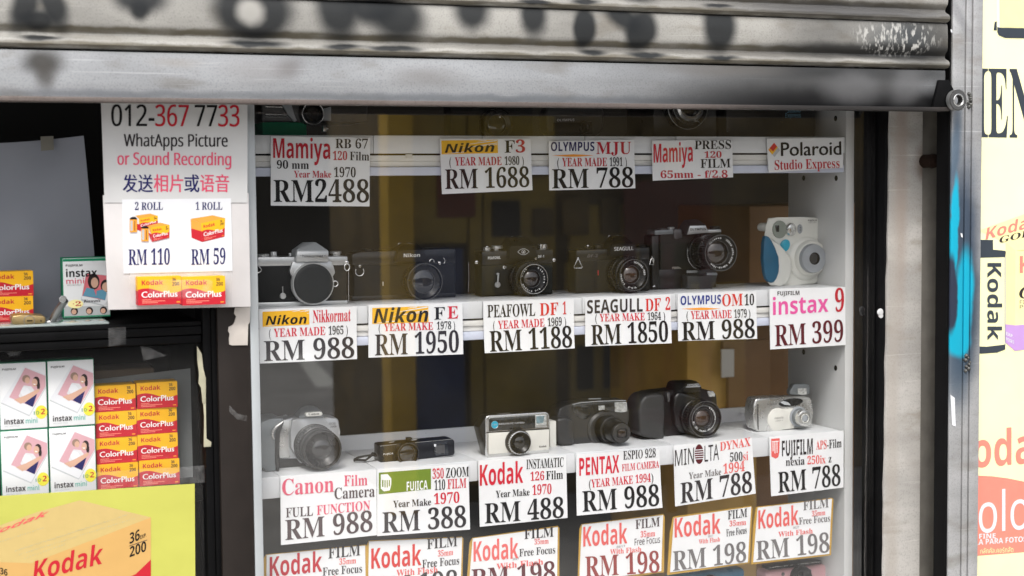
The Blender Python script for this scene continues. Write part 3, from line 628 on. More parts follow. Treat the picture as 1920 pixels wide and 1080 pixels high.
price_card('white card in the top row reading PRESS 120 FILM 65mm', ((1222.8, 263.6), (1373, 262.3), (1373, 332.4), (1223.4, 338.8)),
    [('Mamiya', 'ss', 'ink_red', 1225.4, 1298.7, 305, 302.7, 35), ('PRESS', 'sb', K_, 1302.5, 1370.7, 279.8, 279, 16), ('120', 'sb', 'ink_crimson', 1320.6, 1352.6, 296, 295.5, 11.6), ('FILM', 'sb', K_, 1313, 1369, 315, 314, 16.5), ('65mm - f/2.8', 'sb', 'ink_crimson', 1238, 1363, 334, 333, 13.5)])
T = price_card('white card in the top row reading Studio Express with a coloured diamond', ((1438, 260), (1582, 258), (1579, 314.6), (1440.7, 323.3)),
    [('Polaroid', 'bf', K_, 1464, 1576, 292.7, 290.4, 25), ('Polaroid', 'bf', K_, 1465.2, 1577.2, 292.3, 290.0, 25.3), ('Studio Express', 'sb', 'ink_crimson', 1452, 1573, 318.6, 314.6, 18)],
    [poly([(1440.5, 281), (1451.5, 267.5), (1455, 272), (1444, 285.5)], 'ink_orange'), poly([(1444, 285.5), (1455, 272), (1458.5, 276.5), (1448, 290)], 'ink_yellow', .00003), poly([(1448, 290), (1458.5, 276.5), (1462.5, 281.5), (1452, 294.5)], 'grey_light', .00006), poly([(1443.5, 277.5), (1451.5, 267.5), (1457, 274.5), (1449.5, 284)], 'ink_scarlet', .00009)])
price_card('white card under the silver camera reading RM 988 with year made 1965', ((485.7, 580), (669, 574.5), (669, 673), (485.7, 681)),
    [('Nikon', 'si', K_, 498, 575, 609.3, 606.5, 16.5), ('Nikkormat', 'sb', 'ink_red', 586.7, 657.7, 605, 601.7, 23), ('RM 988', 'sb', 'ink_dark', 494, 664, 676.5, 670.5, 37)] + ym('YEAR MADE', 513, 610, 631.7, 627.9, '1965', 616, 644, 504, 649, 15.5), logo_y((492, 584.7), (579.5, 580.5), (580, 608.5), (492.3, 612.7)))
price_card('white card under the tinted black camera reading RM 1950', ((691, 571.7), (867, 568), (868, 664), (691, 670.7)),
    [('Nikon', 'si', K_, 700.7, 803, 606, 603, 27), ('F', 'sb', K_, 814, 834, 599.3, 598.7, 23), ('E', 'sb', R_, 839, 859, 597.5, 597, 23), ('RM 1950', 'sb', 'ink_dark', 703, 860, 666.5, 660, 39)] + ym('YEAR MAKE', 720, 812, 621, 618, '1978', 819, 846, 710, 850, 14), logo_y((698, 577.5), (803, 574), (803.5, 604), (698, 607.5)))
price_card('white card reading RM 1188 with year made 1969', ((906, 565.7), (1076, 561), (1076, 652.7), (906.7, 661.7)),
    [('PEAFOWL', 'sb', K_, 913.8, 1003.5, 595.2, 592, 23), ('DF', 'sb', 'ink_scarlet', 1012, 1046.5, 591.8, 590, 23), ('1', 'sb', 'ink_scarlet', 1055, 1062, 589.5, 589, 23), ('RM 1188', 'sb', K_, 916.7, 1071.7, 659, 650.7, 38)] + ym('YEAR MADE', 933, 1020.7, 616.7, 612, '1969', 1026.7, 1053, 924, 1058, 15))
price_card('white card reading RM 1850 with year make 1964', ((1097.7, 559.3), (1258, 551.7), (1258, 643.3), (1096.7, 649.3)),
    [('SEAGULL', 'ss', 'ink_dark', 1100.7, 1205, 588, 584, 25), ('DF', 'sb', 'ink_scarlet', 1210, 1239, 583.5, 582, 23), ('2', 'sb', 'ink_scarlet', 1247.7, 1256.7, 581.5, 581, 23), ('RM 1850', 'sb', K_, 1108, 1251.7, 646.7, 640, 37)] + ym('YEAR MAKE', 1124, 1209, 602.7, 600.3, '1964', 1214, 1239, 1116, 1243.6, 14))
price_card('white card in the middle row with blue name reading RM 988 and 1979', ((1270.7, 551.7), (1418, 546), (1419, 635), (1270.7, 639.3)),
    [('OLYMPUS', 'ss', 'ink_blue', 1276, 1352, 571.7, 569.3, 16.5), ('OM', 'sb', 'ink_scarlet', 1354, 1392.7, 574, 572.5, 22), ('10', 'sb', K_, 1396, 1414, 572.5, 571.8, 20), ('RM 988', 'sb', K_, 1277.7, 1415, 638, 633, 34)] + ym('YEAR MADE', 1295, 1371.7, 598.3, 596, '1979', 1376.7, 1400, 1287, 1403.6, 15), swoosh(1276.7, 1351.7, 579, 4))
price_card('white card with pink lettering reading RM 399 under the blue and white camera', ((1443, 541.7), (1585, 538), (1585, 646.7), (1443, 655)),
    [('FUJIFILM', 'ss', 'ink_dark', 1457.7, 1499, 554, 552.7, 7.5), ('instax', 'ss', 'ink_pink', 1449, 1553, 590.7, 584.5, 32), ('9', 'sb', 'ink_crimson', 1565.7, 1582.7, 584.5, 583.8, 42), ('RM 399', 'sb', M_, 1452, 1580.7, 649, 640, 39)])
price_card('white card reading FULL FUNCTION RM 988 under the silver camera of the lower row', ((525.8, 892.8), (706, 881), (706, 1003), (525.8, 1021)),
    [('Canon', 'sb', 'ink_rose', 529, 626, 929, 922, 30), ('Film', 'sb', 'ink_rose', 645, 689, 911.7, 909.7, 20), ('Camera', 'sb', 'ink_brown', 627, 702.7, 936, 931, 21), ('FULL', 'sb', 'ink_brown', 535.6, 586.6, 970, 966.3, 17.5), ('FUNCTION', 'sb', 'ink_rose', 593.7, 694, 965.5, 956, 17.5), ('RM 988', 'sb', 'ink_brown', 534, 698, 1012, 995.5, 37)], group='price cards along the lower shelf')
price_card('white card with an olive green logo panel reading RM 388', ((707, 879.4), (878.6, 869.5), (880, 992), (707, 1005)),
    [('350', 'sb', R_, 811, 832, 897.7, 896.5, 18), ('ZOOM', 'sb', K_, 836, 879, 896, 893, 18), ('110', 'sb', K_, 814.5, 834.6, 918.8, 917.6, 18), ('FILM', 'sb', R_, 839, 874, 916.5, 914, 17.5), ('Year Make', 'sb', 'ink_dark', 737, 808, 951.5, 947, 12.5), ('1970', 'sb', R_, 813.5, 861, 945.3, 942, 19.5), ('RM 388', 'sb', 'ink_dark', 716.8, 873, 999, 987, 38), ('FUJICA', 'ss', 'ink_white', 762.5, 802, 920.3, 917.3, 17)],
    [poly([(710.4, 927), (808, 917), (808, 878.7), (710.4, 886.4)], 'ink_olive'), poly([(714, 916), (720, 921.5), (731, 919.5), (733.7, 908), (733.7, 897), (727, 889), (714, 889.7)], 'ink_white', .00006),
     poly([(716.5, 913), (719, 913), (719, 900), (716.5, 900)], 'ink_olive', .00012), poly([(721, 914), (723, 914), (723, 900), (721, 900)], 'ink_olive', .00012), poly([(725, 914), (727, 914), (727, 900), (725, 900)], 'ink_olive', .00012), poly([(729, 912), (731, 912), (731, 900), (729, 900)], 'ink_olive', .00012)], group='price cards along the lower shelf')
price_card('white card reading RM 488 with 126 Film in red and black', ((897, 863.5), (1061.5, 853.5), (1063.7, 970.7), (899.7, 987.7)),
    [('Kodak', 'ss', R_, 899.7, 981, 911, 905, 39), ('INSTAMATIC', 'sb', K_, 987, 1056.7, 879.5, 875, 17.5), ('126', 'sb', R_, 994.5, 1020.4, 901.5, 900, 16), ('Film', 'sb', K_, 1024, 1055.6, 899.6, 897.4, 16), ('Year Make', 'sb', K_, 929.6, 993, 933, 928.6, 12.7), ('1970', 'sb', R_, 998, 1034, 928, 925.6, 18), ('RM 488', 'sb', K_, 909, 1056.7, 981.4, 970, 37)], group='price cards along the lower shelf')
price_card('white card reading RM 988 with FILM CAMERA and year make 1994 in brackets', ((1080.7, 852), (1236.5, 842.5), (1240.7, 951.5), (1079.6, 966)),
    [('PENTAX', 'ss', R_, 1086, 1161, 892, 886, 33), ('ESPIO 928', 'sb', 'ink_dark', 1168.5, 1229.6, 862, 857, 16), ('FILM CAMERA', 'sb', R_, 1166, 1236, 883.7, 876.5, 13), ('RM 988', 'sb', K_, 1090.7, 1235, 959, 947.4, 38), ('(', 'bf', K_, 1103.7, 1107.5, 914, 914, 15), ('YEAR MAKE 1994', 'sb', R_, 1108, 1220, 914, 903, 15), (')', 'bf', K_, 1221, 1224.8, 903, 902.5, 15)], group='price cards along the lower shelf')
def stripes(m, Y):
    for i in range(5):
        y = 843+i*4.2; m.flat(PX([(1303, y+1.7), (1319, y+.6), (1319, y-.9), (1303, y+.2)], Y-.00006), Y-.00006, 'card_white')
price_card('white card with a dark red oval between thin black letters reading RM 788', ((1263, 835.5), (1409.5, 820.5), (1415.6, 925), (1266, 949.6)),
    [('MIN', 'sn', 'ink_dark', 1265.6, 1301.5, 874.4, 869, 30), ('LTA', 'sn', 'ink_dark', 1321, 1348, 866, 862, 30), ('DYNAX', 'sb', 'ink_faded', 1350, 1407, 845.6, 836, 16), ('500', 'sb', 'ink_dark', 1368.5, 1392, 865.5, 863.5, 16), ('si', 'sb', 'ink_faded', 1393, 1402.6, 863.5, 862.5, 16), ('Year Make', 'sb', 'ink_grey', 1291.5, 1352, 898.5, 890, 12), ('1994', 'sb', 'ink_faded', 1356, 1396, 888.5, 882.6, 18), ('RM 788', 'sb', 'ink_dark', 1276, 1409, 944, 922.6, 38)],
    [lambda m, Y: m.flat([(p[0], p[1]) for p in PX(arc_pts(1311, 851.5, 8.3, 18.5), Y)], Y, M_), stripes], group='price cards along the lower shelf')
price_card('white card with a small red logo square reading 250ix RM 788', ((1442.6, 819), (1582, 807), (1581.5, 914), (1444.4, 930)),
    [('FUJIFILM', 'ss', 'ink_dark', 1466, 1524, 855.5, 851, 29), ('APS', 'sb', 'ink_faded', 1530, 1550, 843, 841.3, 16), ('-Film', 'sb', K_, 1551, 1578, 841.2, 838.4, 16), ('nexia', 'sb', 'ink_dark', 1473, 1508.5, 873.5, 871, 15), ('250ix', 'sb', 'ink_faded', 1513.7, 1548, 870.7, 868.5, 15), ('z', 'sb', 'ink_dark', 1553.7, 1559, 867.5, 867, 15), ('RM 788', 'sb', K_, 1458, 1576, 923.5, 910, 38)],
    [poly([(1446, 856), (1454, 860), (1459, 857), (1461, 848), (1462, 821.5), (1446, 823)], 'ink_faded'), poly([(1448.5, 846), (1450, 846), (1450, 828), (1448.5, 828)], 'ink_white', .00006), poly([(1452, 850), (1453.6, 850), (1453.6, 828), (1452, 828)], 'ink_white', .00006), poly([(1456, 849), (1457.5, 849), (1457.5, 828), (1456, 828)], 'ink_white', .00006), poly([(1447.5, 829), (1460, 828), (1460, 826.4), (1447.5, 827.4)], 'ink_white', .00007)], group='price cards along the lower shelf')
# bottom row: cards on yellow boards
def film_card(label, tl, tr, br, bl_, back, L, ink='ink_dark', kod='ink_faded', num=None):
    lines = [('Kodak', 'ss', kod, *L[0]), ('FILM', 'sb', ink, *L[1]), ('35mm', 'sb', 'ink_faded', *L[2]), ('Free Focus', L[3][0], ink, *L[3][1:]), ('With Flash', 'sb', 'ink_faded', *L[4]), ('RM 198', 'sb', L[6] if len(L) > 6 else ink, *L[5])]
    if num: lines.append((num[0], 'sn', 'ink_grey', *num[1:], 4))
    price_card(label, (tl, tr, br, bl_), lines, None, 0, back, 'price cards on yellow boards in the bottom row', .036)
film_card('leftmost yellow edged card of the bottom row, reading FILM 35mm Free Focus', (500, 1041), (684.5, 1023), (686, 1152), (499, 1168), [(494, 1174), (494, 1048), (499, 1040), (686, 1021.5), (690, 1026), (691, 1158)],
    [(505.7, 604, 1081.6, 1071.5, 37), (615.5, 675.6, 1047.5, 1041, 21), (636, 667.5, 1058.8, 1056, 11), ('sb', 605, 678.8, 1079.5, 1073, 15), (556, 634, 1097, 1089, 11), (508, 680, 1142, 1124, 40)], 'ink_dark', 'ink_crimson')
film_card('second yellow edged card of the bottom row, under the olive logo card', (692, 1015.5), (866.5, 1008), (863, 1122), (689, 1141), [(687, 1148), (688, 1022), (692, 1014), (866, 1006.5), (869, 1010), (866, 1128)],
    [(696, 790, 1066.5, 1059.5, 38), (800.5, 857.5, 1030, 1024, 19), (821, 849.7, 1043.6, 1040.5, 11), ('sb', 791.7, 861, 1065, 1058, 15), (743, 821, 1080.5, 1074, 12), (697, 858, 1122, 1108, 38)], 'ink_dark', 'ink_scarlet')
film_card('third yellow edged card of the bottom row, below the RM 488 card', (886.5, 1010), (1046, 988.5), (1043, 1095), (878, 1117), [(873, 1124), (881, 1018), (886, 1009), (1046, 986), (1049, 990), (1047, 1098)],
    [(888, 971.8, 1053, 1046.5, 37), (983, 1038, 1011, 1006, 18), (1002, 1028.5, 1021, 1019, 10), ('sb', 973.5, 1040.7, 1043.6, 1037, 14), (930.6, 1018, 1068, 1058, 11), (884, 1040, 1104, 1089, 36), 'ink_maroon'], 'ink_dark', num=('9627', 961, 973, 1050.5, 1049))
film_card('yellow edged card of the bottom row with maroon RM 198, below the bracketed year card', (1091.5, 984), (1243.5, 966), (1238, 1070), (1086, 1090), [(1083, 1096), (1087, 992), (1091, 983), (1244, 964), (1246.5, 968), (1243, 1072)],
    [(1093.7, 1176, 1025, 1018.5, 37), (1191.5, 1237, 992, 986.7, 17), (1201, 1228, 1007.5, 1005, 11), ('sn', 1189.6, 1237, 1022.6, 1017, 12.5), (1143.7, 1202, 1039.5, 1034, 9.5), (1097, 1235, 1082, 1072, 38), 'ink_faded_maroon'], 'ink_brown', num=('8617', 1156, 1172, 1027.5, 1025.5))
film_card('yellow edged card of the bottom row with its lower edge in view, second from right', (1264, 971.5), (1408.5, 950.5), (1401.9, 1054), (1255.6, 1072.6), [(1250, 1078), (1256, 1000), (1262, 970.5), (1268, 968), (1408, 948.5), (1411, 952), (1405, 1056)],
    [(1264.8, 1351, 1007.8, 1000, 36), (1364.8, 1401, 974, 969, 16), (1367.8, 1399, 987, 984, 10), ('sb', 1361.9, 1400, 1006, 1000, 13), (1310, 1350, 1020, 1015, 8.5), (1261, 1399, 1070, 1053, 36), 'ink_grey'], 'ink_dark', num=('8617', 1328, 1337, 1008, 1006.8))
film_card('rightmost yellow edged card of the bottom row, above the pink camera', (1421, 952), (1560, 935.3), (1551.9, 1037.4), (1412, 1054), [(1408, 1058), (1413, 985), (1418, 952), (1421, 950.5), (1561, 933.5), (1563, 937), (1555, 1040)],
    [(1422, 1497, 992, 983.5, 35), (1506, 1553.7, 957, 951, 17), (1522, 1547, 968, 965.5, 9.6), ('sb', 1498, 1555.6, 983.7, 977.4, 13), (1459, 1523, 1006.7, 999.5, 9.5), (1417.8, 1553, 1050, 1034, 35), 'ink_grey'], 'ink_grey', num=('8627', 1487, 1498, 991.5, 990.2))

# ---------------------------------------------------------------- the left bay: posts, upper recess, lower case
T = Thing('brown_post', 'dark brown painted post left of the camera window', 'door frame', (at(440, 800, -.03).x, -.03, .6))
m = MB(); m.box(at(414, 900, -.03).x, at(461, 195, -.03).x-.001, -.03, .02, .6, 2.15, 'brown_post', .0015); T.part('post_face', m)
xs0, xs1 = at(384, 800, -.025).x, at(413.5, 800, -.025).x
m = MB(); m.box(xs0, xs1-.0105, -.025, .02, .6, 2.15, 'black_frame', .002); T.part('frame_rail', m)
m = MB(); m.box(xs1-.010, xs1-.0005, -.022, .02, .6, 2.15, 'black_frame', .002); T.part('frame_rail', m)
random.seed(11)
pts = Q([(1460, 90), (1450, 150), (1475, 180), (1455, 235), (1440, 265), (1395, 285), (1390, 330), (1408, 355), (1398, 400), (1402, 465), (1430, 472), (1588, 470), (1590, 260), (1610, 240), (1612, 85)], 170, 560, 5.4)
m = MB(); m.prism(PX(pts[::-1], -.0315)[::1], -.0335, -.0308, 'torn_paper', .0003); single('torn_paper', m, tuple(at(448, 610, -.032)), 'torn scrap of white paper stuck on the brown post below the notice', 'paper scrap')
pts = Q([(1035, 40), (1060, 45), (1060, 350), (1062, 600), (1110, 630), (1108, 675), (1040, 678), (1045, 400), (1030, 200)], 170, 700, 4.909)
m = MB(); m.prism(PX(pts[::-1], -.0265), -.0275, -.0252, 'weatherstrip', .0004)
pts = Q([(1075, 480), (1125, 560), (1135, 700), (1165, 800), (1165, 1060), (1130, 1060), (1120, 900), (1090, 860), (1100, 760), (1080, 620)], 170, 560, 5.4)
m.prism(PX(pts[::-1], -.0265), -.0279, -.0254, 'weatherstrip', .0004); single('weather_strip', m, tuple(at(387, 760, -.026)), 'broken cream weather strip hanging on the black door stile', 'door seal')
# carcass of the bay
XA, XB = -.75, xs0-.001
zs = at(150, 611, -.02).z
BAY = Thing('left_display_bay', 'black framed bay with an open ledge above a glazed film case', 'display case', ((XA+XB)/2, 0, .6))
m = MB(); m.box(XA, XB, -.022, .25, zs-.006, zs, 'black_frame', .001); BAY.part('ledge', m)
m = MB(); m.box(XA, XB, -.024, -.006, zs-.018, zs-.0065, 'black_frame', .002); BAY.part('case_rail', m)
m = MB(); m.box(XA, XB, -.021, -.008, zs-.030, zs-.019, 'black_frame', .002); BAY.part('case_rail', m)
m = MB(); m.box(XA, XB, .25, .26, .6, 2.15, 'black_matte'); BAY.part('back_board', m)
m = MB(); m.box(XB, XB+.03, .02, .26, .6, 2.15, 'black_matte'); BAY.part('side_board', m)
M('glass_ledge', (.32, .37, .36), .07, var=.05, coat=.5)
m = MB(); m.box(XA, at(203, 602, -.01).x, -.018, .12, zs+.0006, zs+.0036, 'glass_ledge', .0008); BAY.part('glass_shelf', m)
m = MB(); m.raw([(XA, -.013, .62), (XB-.001, -.013, .62), (XB-.001, -.013, zs-.0315), (XA, -.013, zs-.0315)], [(0, 1, 2, 3)], 'door_glass'); BAY.part('glass_door', m)
# grey sheet and paper backing
M('backing_paper_tape', (.20, .19, .16), .5, var=.1)
m = MB(); vs = []; nu, nv = 18, 16; rn = random.Random(4); wob = [[rn.uniform(-1, 1) for _ in range(7)] for _ in range(7)]
def sheet_pt(u, v):
    l, r = (-160, 268+372*v), (155+7*min(v/.22, 1)+14*min(max((v-.22)/.4, 0), 1)+2*max(v-.62, 0)/.38, 255+353*v)
    top = 7*math.sin(math.pi*u)*(1-v)**3
    px, py = l[0]*(1-u)+r[0]*u, l[1]*(1-u)+r[1]*u+top; i, j = min(int(u*6), 5), min(int(v*6), 5); a, b = u*6-i, v*6-j
    w = (wob[j][i]*(1-a)+wob[j][i+1]*a)*(1-b)+(wob[j+1][i]*(1-a)+wob[j+1][i+1]*a)*b; p = at(px, py, .13)
    return (p.x, .13+.004*w-.016*max(u-.72, 0)**2/.08*(1-v), p.z)
for j in range(nv+1):
    for i in range(nu+1): vs.append(sheet_pt(i/nu, j/nv))
m.raw(vs, [(j*(nu+1)+i, (j+1)*(nu+1)+i, (j+1)*(nu+1)+i+1, j*(nu+1)+i+1) for j in range(nv) for i in range(nu)], 'sheet_grey')
single('paper_sheet', m, tuple(at(80, 430, .13)), 'grey paper sheet hanging at the back of the left ledge', 'paper sheet')
m = MB(); m.prism(PX([(76, 256), (100, 255), (101, 281), (77, 283)][::-1], .118), .118, .1183, 'backing_paper_tape'); single('masking_tape', m, tuple(at(88, 268, .118)), 'small piece of tape at the top of the grey paper sheet', 'tape')
M('backing_paper', (.20, .215, .215), .6, var=.12, vs=7); M('kraft', (.14, .095, .055), .65, var=.15, vs=8)
m = MB(); m.prism(PX([(178, 712), (362, 690), (362, 930), (178, 940)][::-1], .07), .07, .072, 'backing_paper'); single('backing_card', m, tuple(at(340, 820, .07)), 'grey backing card behind the stacked film boxes', 'card')
m = MB(); m.box(at(178, 730, .085).x, at(290, 730, .085).x, .085, .16, at(200, 915, .085).z, at(220, 693, .085).z, 'kraft', .002); single('brown_carton', m, tuple(at(230, 720, .085)), 'plain brown carton half hidden behind the film boxes', 'carton')

# film boxes: printed yellow and red cartons
def wave(u): return .50+.10*math.sin(u*math.pi*1.75+.55)
def film_print(mb, f, Y):       # f(u, v): front face, u right, v up -> (x, z)
    L = [f(i/16, wave(i/16)) for i in range(17)]
    mb.flat([f(0, 0), f(1, 0)]+L[::-1], Y-.0001, 'kodak_red'); mb.flat(L+[f(1, 1), f(0, 1)], Y-.0001, 'kodak_yellow')
    def tx(s, font, key, u0, u1, v, h, slope=0): mb.label(s, font, key, lambda a, t: (lambda p: (p[0], Y-.0003, p[1]))(f(u0+(u1-u0)*a, v+h*t+slope*a)))
    tx('Kodak', 'ss', 'kodak_red', .09, .58, .71, .17); tx('ColorPlus', 'bf', 'ink_white', .08, .90, .27, .21); mb.label('ColorPlus', 'bf', 'ink_white', lambda a, t: (lambda p: (p[0], Y-.0004, p[1]))(f(.086+.82*a, .272+.212*t)))
    tx('36', 'ss', 'ink_dark', .79, .88, .83, .11); tx('200', 'ss', 'ink_dark', .79, .95, .66, .13)
    for i, (a, b) in enumerate(((.09, .30), (.09, .62), (.09, .45))): mb.flat([f(a, .18-.055*i), f(b, .18-.055*i), f(b, .205-.055*i), f(a, .205-.055*i)], Y-.0003, 'salmon')
    mb.flat([f(.88, .06), f(.96, .06), f(.96, .10), f(.88, .10)], Y-.0003, 'ink_orange')
def film_box(name_label, loc, w=.0545, h=.0338, d=.036, group=None):
    T = Thing('film_box', name_label, 'film box', loc, group); x, y, z = loc
    m = MB(); m.box(x, x+w, y, y+d, z, z+h*.5, 'kodak_red'); m.box(x, x+w, y+.0001, y+d-.0001, z+h*.5, z+h, 'kodak_yellow', .0006); T.part('carton', m)
    m = MB(); film_print(m, lambda u, v: (x+w*u, z+h*v), y); T.part('front_print', m); return T
YC = .030
xa, xb = at(179.5, 800, YC).x, at(258.3, 800, YC).x
zc = at(218, 917.5, YC).z; hh = (at(218, 722, YC).z-zc)/4
row_names = ['bottom', 'third', 'second', 'topmost']
first = film_box('yellow and red film box, bottom of the left column in the glass case', (xa, YC, zc), h=hh-.0004, w=xb-xa-.0012, group='film boxes stacked in the glass case')
for c in range(2):
    for r in range(4):
        if c == 0 and r == 0: continue
        lab = 'yellow and red film box, %s of the %s column in the glass case' % (['bottom', 'second from bottom', 'second from top', 'top'][r], 'left' if c == 0 else 'right')
        copy_thing(first.o, (xa+(xb-xa)*c+random.uniform(-.0008, .0008), YC+random.uniform(0, .002), zc+hh*r+(.001 if c else 0)), lab, random.uniform(-.03, .03))
z2b = zs+.0040; Yk = .05; wk = at(62, 560, Yk).x-at(-20, 560, Yk).x
kx = at(62, 560, Yk).x-.0575; hk = (at(30, 509, Yk).z-z2b)/2
copy_thing(first.o, (kx, Yk, z2b), 'lower yellow and red film box on the ledge behind the padlock', .01); copy_thing(first.o, (kx+.001, Yk+.001, z2b+hk), 'upper yellow and red film box on the ledge behind the padlock', 0)
for o in [o for o in COL.objects if o.name.startswith('film_box') and 'padlock' in o.get('label', '')]:
    o['group'] = 'film boxes on the ledge'; o.scale = (.0575/(xb-xa-.0012), 1, hk/(hh-.0004))

# white instant film cartons
def instant_print(mb, f, Y, v2=False):
    def fl(pts, key, d): mb.flat([f(*p) for p in pts], Y-d, key)
    def tx(s, font, key, u0, u1, v, h, d=.0006): mb.label(s, font, key, lambda a, t: (lambda p: (p[0], Y-d, p[1]))(f(u0+(u1-u0)*a, v+h*t)))
    def ell(cx, cy, rx, ry, key, d): fl(arc_pts(cx, cy, rx, ry, 18), key, d)
    if not v2:
        tx('FUJIFILM', 'ss', 'ink_dark', .07, .36, .905, .028); fl([(.02, .40), (.53, .93), (.55, .95), (.99, .80), (.99, .60), (.62, .18)], 'print_shadow', .0001); fl([(.02, .42), (.54, .955), (.99, .815), (.99, .62), (.62, .20)], 'paper_bright', .0002)
        fl([(.20, .49), (.56, .93), (.99, .79), (.99, .63), (.70, .32)], 'photo_pink', .0003)
        ell(.575, .76, .085, .06, 'hair_tan', .00042); ell(.60, .735, .056, .05, 'skin', .00044); ell(.79, .715, .075, .072, 'hair', .00046); ell(.835, .65, .035, .07, 'hair', .00046); ell(.755, .695, .060, .062, 'skin', .00048); fl([(.72, .68), (.78, .672), (.765, .66), (.735, .662)], 'ink_white', .00049)
        fl([(.40, .50), (.52, .66), (.68, .64), (.74, .58), (.66, .46), (.56, .38)], 'shirt', .00041); fl([(.30, .45), (.52, .50), (.84, .60), (.86, .56), (.60, .42), (.44, .38)], 'skin', .0005); fl([(.44, .56), (.50, .64), (.60, .62), (.66, .56), (.60, .50), (.50, .48)], 'paper_bright', .00049); fl([(.52, .39), (.62, .44), (.80, .52), (.70, .32)], 'ink_navy', .00051)
        ell(.88, .235, .13, .105, 'lime', .0004); tx('10', 'bf', 'instax_green', .72, .83, .20, .055); tx('·', 'bf', 'kodak_red', .845, .86, .20, .06); tx('2', 'ss', 'kodak_red', .87, .96, .20, .085)
        tx('instax', 'ss', 'ink_dark', .08, .50, .075, .085); tx('mini', 'bf', 'ink_teal', .54, .79, .075, .085); tx('INSTANT FILM', 'sn', 'print_shadow', .08, .40, .035, .018)
    else:
        fl([(0, .955), (1, .955), (1, 1), (0, 1)], 'instax_green', .0001); tx('FUJIFILM', 'ss', 'ink_dark', .06, .42, .87, .035); tx('instax', 'ss', 'ink_black', .06, .74, .69, .13); tx('mini', 'bf', 'ink_rose', .06, .45, .575, .10); tx('INSTANT FILM', 'sn', 'ink_grey', .08, .38, .54, .02)
        fl([(.37, .30), (.50, .74), (1.0, .70), (1.0, .27), (.86, .17), (.38, .275)], 'print_shadow', .0001); fl([(.38, .31), (.50, .73), (1.0, .685), (1.0, .30), (.88, .185)], 'paper_bright', .0002); fl([(.40, .36), (.50, .74), (1.0, .69), (.90, .27)], 'photo_rose', .0003)
        ell(.66, .60, .13, .14, 'hair', .00035); ell(.68, .58, .08, .09, 'skin', .0004); ell(.93, .52, .12, .11, 'hair', .00036); ell(.93, .50, .09, .08, 'skin', .00041); fl([(.41, .36), (.50, .50), (.66, .47), (.72, .31)], 'denim', .00042); fl([(.70, .32), (.72, .44), (.85, .46), (.94, .40), (.90, .27)], 'denim', .00043)
        ell(.25, .225, .17, .075, 'cream', .0005); tx('·2', 'sb', 'kodak_red', .19, .37, .19, .075); tx('Kawaii', 'ib', 'ink_dark', .42, .80, .245, .05)
        fl([(0, 0), (1, 0), (1, .17), (0, .19)], 'grey_light', .0001)
        for cx in (.22, .55, .86): ell(cx, .10, .08, .065, 'hair', .0003); ell(cx-.01, .09, .055, .045, 'skin', .0004)
        fl([(0, 0), (1, 0), (1, .018), (0, .018)], 'instax_green', .0006)
def instant_box(label, loc, w, h, d, v2=False, group=None):
    T = Thing('instant_film_box', label, 'film box', loc, group); x, y, z = loc
    m = MB(); m.box(x+.0007, x+w-.0007, y, y+.003, z+.0012, z+h-.0008, 'card_white', .0005); m.box(x, x+w, y+.0007, y+d, z+.0002, z+h, 'instax_green', .0006); T.part('carton', m)
    m = MB(); instant_print(m, lambda u, v: (x+w*(.014+.972*u), z+.0016+(h-.0030)*v), y, v2); T.part('front_print', m); return T
Yi = .022; xi0, xi1 = at(89, 740, Yi).x, at(177.6, 740, Yi).x
zt, zm, zbm = at(130, 674, Yi).z, at(130, 799.5, Yi).z, at(130, 799.5, Yi).z-(at(130, 674, Yi).z-at(130, 799.5, Yi).z)
ib = instant_box('white instant film box with green edges, lower right of the four in the case', (xi0, Yi, zbm), xi1-xi0-.0006, zt-zm-.0005, .036, group='white instant film boxes in the glass case')
for c, r, lab in ((0, 1, 'upper right of the four in the case'), (-1, 0, 'lower left of the four in the case'), (-1, 1, 'upper left of the four in the case')):
    copy_thing(ib.o, (xi0+c*(xi1-xi0+.0006)+(0.0004 if r else 0), Yi+random.uniform(-.001, .001), zbm+r*(zt-zm)), 'white instant film box with green edges, '+lab, random.uniform(-.03, .03))
q0, q1 = at(118, 540, .06).x, at(206, 540, .06).x
instant_box('white and green instant film box with a rose photo, leaning behind the padlock shackle', (q0, .06, z2b), q1-q0, at(150, 483, .06).z-z2b, .03, True)
# case floor
m = MB(); m.box(XA, XB, -.006, .25, zbm-.02, zbm-.0004, 'black_frame', .001); BAY.part('case_shelf', m)
# support under the film box columns is the same shelf; the boxes stand on a plinth of the case
m = MB(); m.box(at(178.5, 900, .03).x, at(340, 900, .03).x, .028, .08, zbm-.0003, zc-.0003, 'black_frame', .0005); BAY.part('case_plinth', m)

# padlock lying on the ledge
c = at(54, 601, -.004); T = Thing('padlock', 'old brass padlock with an open steel shackle on the left ledge', 'padlock', (c.x, -.004, zs+.0036))
zl = zs+.0037; k = kz(c)
m = MB(); m.prism([(x, max(z, zl)) for x, z in PX([(21, 598), (24, 592), (40, 590), (82, 592), (86, 596), (86, 604), (82, 611), (40, 613), (24, 611)][::-1], -.004)], -.004, .034, 'brass', .0022, 3); T.part('lock_body', m)
m = MB(); f = at(55, 601.5, -.0045); m.torus((f.x, f.z), .0068, .0004, 'steel_dark', -.0042, 24); m.box(f.x-.003, f.x+.004, -.0044, -.0038, f.z-.0008, f.z+.0008, 'black_matte'); f2 = at(77, 601.5, -.0045); m.lathe((f2.x, f2.z), [(-.0043, .001), (-.0043, 0)], 'black_matte', 10); T.part('keyway', m)
P = [at(88, 606, .012), at(97, 604, .012), at(103, 592, .010), at(110, 580, .006), at(118, 569, .002), at(122, 563, -.002)]
